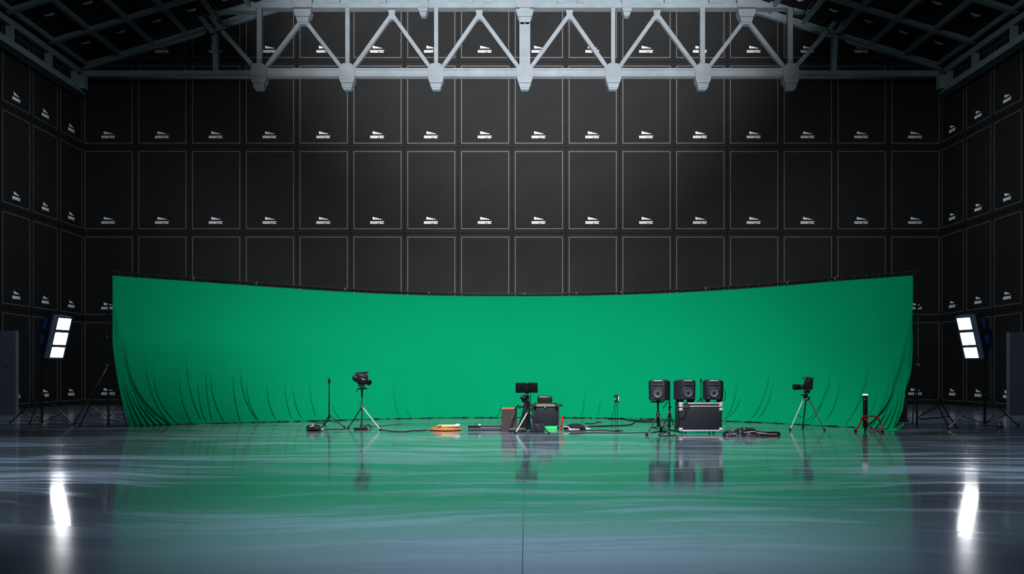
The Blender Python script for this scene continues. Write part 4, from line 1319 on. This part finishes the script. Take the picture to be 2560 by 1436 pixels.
# black tube lamp on a bent red frame
base = FL(2164, 1078)
d = base.y
x = lambda px: (px - CX) * d / F
z = lambda py: CH - (py - HY) * d / F
tlp = thing('tube_lamp', 'upright black tube with a white lit top, held by the red frame', 'lamp', base + Vector((0, 0, 0.0)))
MB().lathe([(0.060, 0.0), (0.066, 0.01), (0.066, z(988.5) - 0.10)], (x(2163), d, 0.10), (0, 0, 1), 24).obj('tube', M_BLACKM, tlp)
MB().lathe([(0.066, 0.0), (0.074, 0.004), (0.074, 0.028), (0.066, 0.034), (0.0, 0.034)], (x(2163), d, z(989)), (0, 0, 1), 24).obj('lit_cap', M_TIP, tlp)
MB().box((x(2160.5), d - 0.066, z(998.5)), (0.035, 0.01, 0.018), None, 0.003).obj('switch', M_WHITE, tlp)
MB().tube([(x(2163), d, 0.11), (x(2163), d, 0.0)], 0.03, 10).obj('foot_rod', M_BLACK, tlp)
rf = thing('hoop_stand', 'bent red tube frame around the upright black tube', 'stand', base)
dd = d - 0.14
q = lambda px, py, dy=0.0: Vector((x(px), dd + dy, max(z(py), 0.022)))
fA, fB = FL(2139, 1081), FL(2206, 1082)
MB().tube(catmull([fA + Vector((0, 0, 0.03)), q(2146, 1058), q(2152, 1042.5), q(2158, 1041), q(2175, 1040), q(2186, 1042.5), q(2192, 1048), q(2200, 1064), fB + Vector((0, 0, 0.03))], 6), 0.027, 10).obj('hoop', M_REDT, rf)
MB().tube(catmull([q(2154, 1043, 0.03), q(2163, 1054, -0.02), q(2170, 1064, -0.05), q(2177, 1074, -0.08), q(2184, 1082, -0.1), q(2192, 1082, -0.1), fB + Vector((-0.02, -0.02, 0.02))], 6), 0.020, 8).obj('cross_tube', M_REDT, rf)
for f_ in (fA, fB):
    MB().lathe([(0.03, 0), (0.042, 0.012), (0.040, 0.06), (0.026, 0.08)], f_, (0, 0, 1), 12).obj('rubber_foot', M_RUBBER, rf)
MB().box((x(2161), d - 0.09, z(1045)), (0.06, 0.04, 0.07), (0, 0.4, 0), 0.01).obj('bracket', M_BRASS, rf)

# cables lying on the floor
cable('black cable from the left tripod to the orange coil', [(955, 1077), (985, 1080), (1016, 1080), (1030, 1078), (1045, 1078), (1069, 1076.5)], 0.014)
cable('pale cable trailing from the left tripod towards the backdrop', [(920, 1069), (945, 1067), (962, 1065), (990, 1062), (1012, 1061)], 0.010, M_SLATE)
cable('black cable between the slim stand and the left tripod', [(806, 1076), (830, 1074.5), (856, 1074), (872, 1073)], 0.012)
cable('short black cable lying against the hem left of the slim stand', [(776, 1054), (786, 1055), (790, 1059), (800, 1058.5), (812, 1059)], 0.014)
cable('long black cable from the gear bag to the speaker tripod', [(1470, 1068), (1520, 1066), (1572, 1064), (1584, 1059), (1590, 1055), (1610, 1056), (1650, 1056)], 0.018)
cable('black cable rising from the clip lamp towards the speakers', [(1520, 1049), (1550, 1048.5), (1568, 1051), (1580, 1053), (1588, 1054.5)], 0.016)
cable('thin cable along the foot of the cloth behind the speakers', [(1575, 1051), (1610, 1052), (1655, 1053), (1688, 1054)], 0.014)
cable('short cable end behind the gear bag', [(1462, 1060), (1485, 1060), (1493, 1056.5), (1504, 1057)], 0.013)
cable('black cable on the floor in front of the gear bag', [(1412, 1080), (1460, 1078), (1505, 1077), (1530, 1079), (1548, 1080)], 0.012)
cable('long thin cable in front of the small clip lamp', [(1425, 1086), (1480, 1083), (1545, 1084), (1618, 1083)], 0.011)
cable('tangled cable under the speaker tripod', [(1626, 1084), (1638, 1082), (1655, 1079), (1668, 1081), (1650, 1086), (1648, 1090), (1668, 1091), (1690, 1089)], 0.014)
cable('cable running behind the case to the speaker tripod', [(1632, 1071), (1645, 1073), (1662, 1074), (1680, 1077), (1700, 1081)], 0.013)
cable('black cable leaving the right backdrop stand', [(2298, 1048), (2312, 1050), (2325, 1047), (2345, 1046), (2372, 1044)], 0.03)
cable('thin cables around the feet of the left backdrop stand', [(212, 1026), (222, 1030), (235, 1044), (250, 1052), (270, 1050), (300, 1056)], 0.012)
cable('black cable trailing right along the floor from the lamp tripod', [(183, 1064.5), (165, 1062), (155, 1061.5)], 0.012)
cable('cable from the brown box past the slider', [(1236, 1074), (1246, 1075), (1252, 1076)], 0.014)
# junction boxes at the cable ends
c = FL(1543, 1079)
jb = thing('cable_splitter', 'small dark cable splitter on the floor below the clip lamp', 'splitter', c)
MB().box(c + Vector((0, 0, 0.02)), (0.14, 0.06, 0.04), None, 0.01).obj('shell', M_BLACKM, jb)
MB().tube([c + Vector((0.05, 0, 0.02)), c + Vector((0.16, 0.02, 0.015))], 0.013, 6).obj('plug', M_RUBBER, jb)

# ------------------------------------------------------------------ light: unseen spots, no fixtures modelled
def spot(name, loc, aim, power, size, blend=1.0, radius=1.5, col=(1, 1, 1)):
    l = bpy.data.lights.new(name, 'SPOT')
    l.energy = power
    l.spot_size = math.radians(size)
    l.spot_blend = blend
    l.shadow_soft_size = radius
    l.color = col
    o = bpy.data.objects.new(name, l)
    COL.objects.link(o)
    o.location = loc
    o.rotation_euler = (Vector(aim) - Vector(loc)).to_track_quat('-Z', 'Y').to_euler()
    return o


spot('truss_fill', (0.8, 1.0, 2.6), (0.7, 53.5, 24.0), 350000, 34, 1.0, 0.4, (0.97, 0.98, 1.0))  # added spot beside the camera, brightens truss and upper wall; no real fixture
for wx, wp in ((-8.0, 8200), (0.0, 10500), (8.0, 8200)):
    spot('wall_fill', (wx, 43.0 if wx == 0 else 40.5, 0.5), (wx * 1.05, 53.8, 9.0 if wx == 0 else 7.0), wp, 84, 1.0, 0.5, (0.97, 0.99, 1.0))  # added behind the cloth, out of sight, to brighten the back wall
spot('backdrop_floodlight', (0, 17, 19.0), (0, 33, -5.0), 33000, 62, 1.0, 2.5, (1, 1, 1))
spot('floor_floodlight', (0.2, -2, 20.0), (0.2, 11.8, 0), 37000, 25.5, 1.0, 1.5, (0.76, 0.87, 1.0))
spot('stage_fill', (0.0, 7, 20.0), (0.0, 21.0, 0), 30000, 34, 1.0, 1.5, (0.88, 0.95, 1.0))  # added overhead spot that lifts the pale streaks in mid floor
for sx in (-1, 1):
    spot('side_fill', (sx * 9, 14, 17.5), (sx * 20, 42, 2.0), 4600, 80, 1.0, 2.5, (0.86, 0.94, 1.0))  # added unseen fill for the dark sides of the hall
    spot('front_lane_fill', (sx * 11, 3, 18.0), (sx * 8.2, 13.0, 0.0), 14000, 30, 1.0, 1.0, (0.80, 0.90, 1.0))  # added unseen spot brightening the front sides of the floor
    spot('corner_fill', (sx * 15, 34, 17.4), (sx * 16.5, 37.5, 0.0), 5200, 52, 1.0, 1.2, (0.80, 0.91, 1.0))  # added spot lifting the floor around the lamp stands
    spot('aisle_fill', (sx * 7, 36, 17.0), (sx * 23, 48, 5.0), 6000, 75, 1.0, 2.0, (0.86, 0.94, 1.0))  # added fill aimed at the side wall panels
    spot('lane_fill', (sx * 11, 9, 18.0), (sx * 10.5, 18, 0.0), 24000, 42, 1.0, 1.5, (0.84, 0.93, 1.0))  # added spot brightening the floor beside the cloth's reflection

w = bpy.data.worlds.new('World')
SC.world = w
w.use_nodes = True
w.node_tree.nodes['Background'].inputs['Color'].default_value = (0.5, 0.65, 1.0, 1)
w.node_tree.nodes['Background'].inputs['Strength'].default_value = 0.03

# ------------------------------------------------------------------ camera
cd = bpy.data.cameras.new('Camera')
cd.sensor_width = 36.0
cd.lens = F / 2560 * 36.0
cd.shift_y = (HY - 718.0) / 2560.0
cd.clip_end = 200
co_ = bpy.data.objects.new('Camera', cd)
COL.objects.link(co_)
co_.location = (0, 0, CH)
co_.rotation_euler = (PI / 2, 0, 0)
SC.camera = co_
SC.view_settings.view_transform = 'Standard'
SC.view_settings.look = 'None'
SC.view_settings.exposure = 0.0
SC.view_settings.gamma = 1.0
SC.view_settings.use_curve_mapping = False
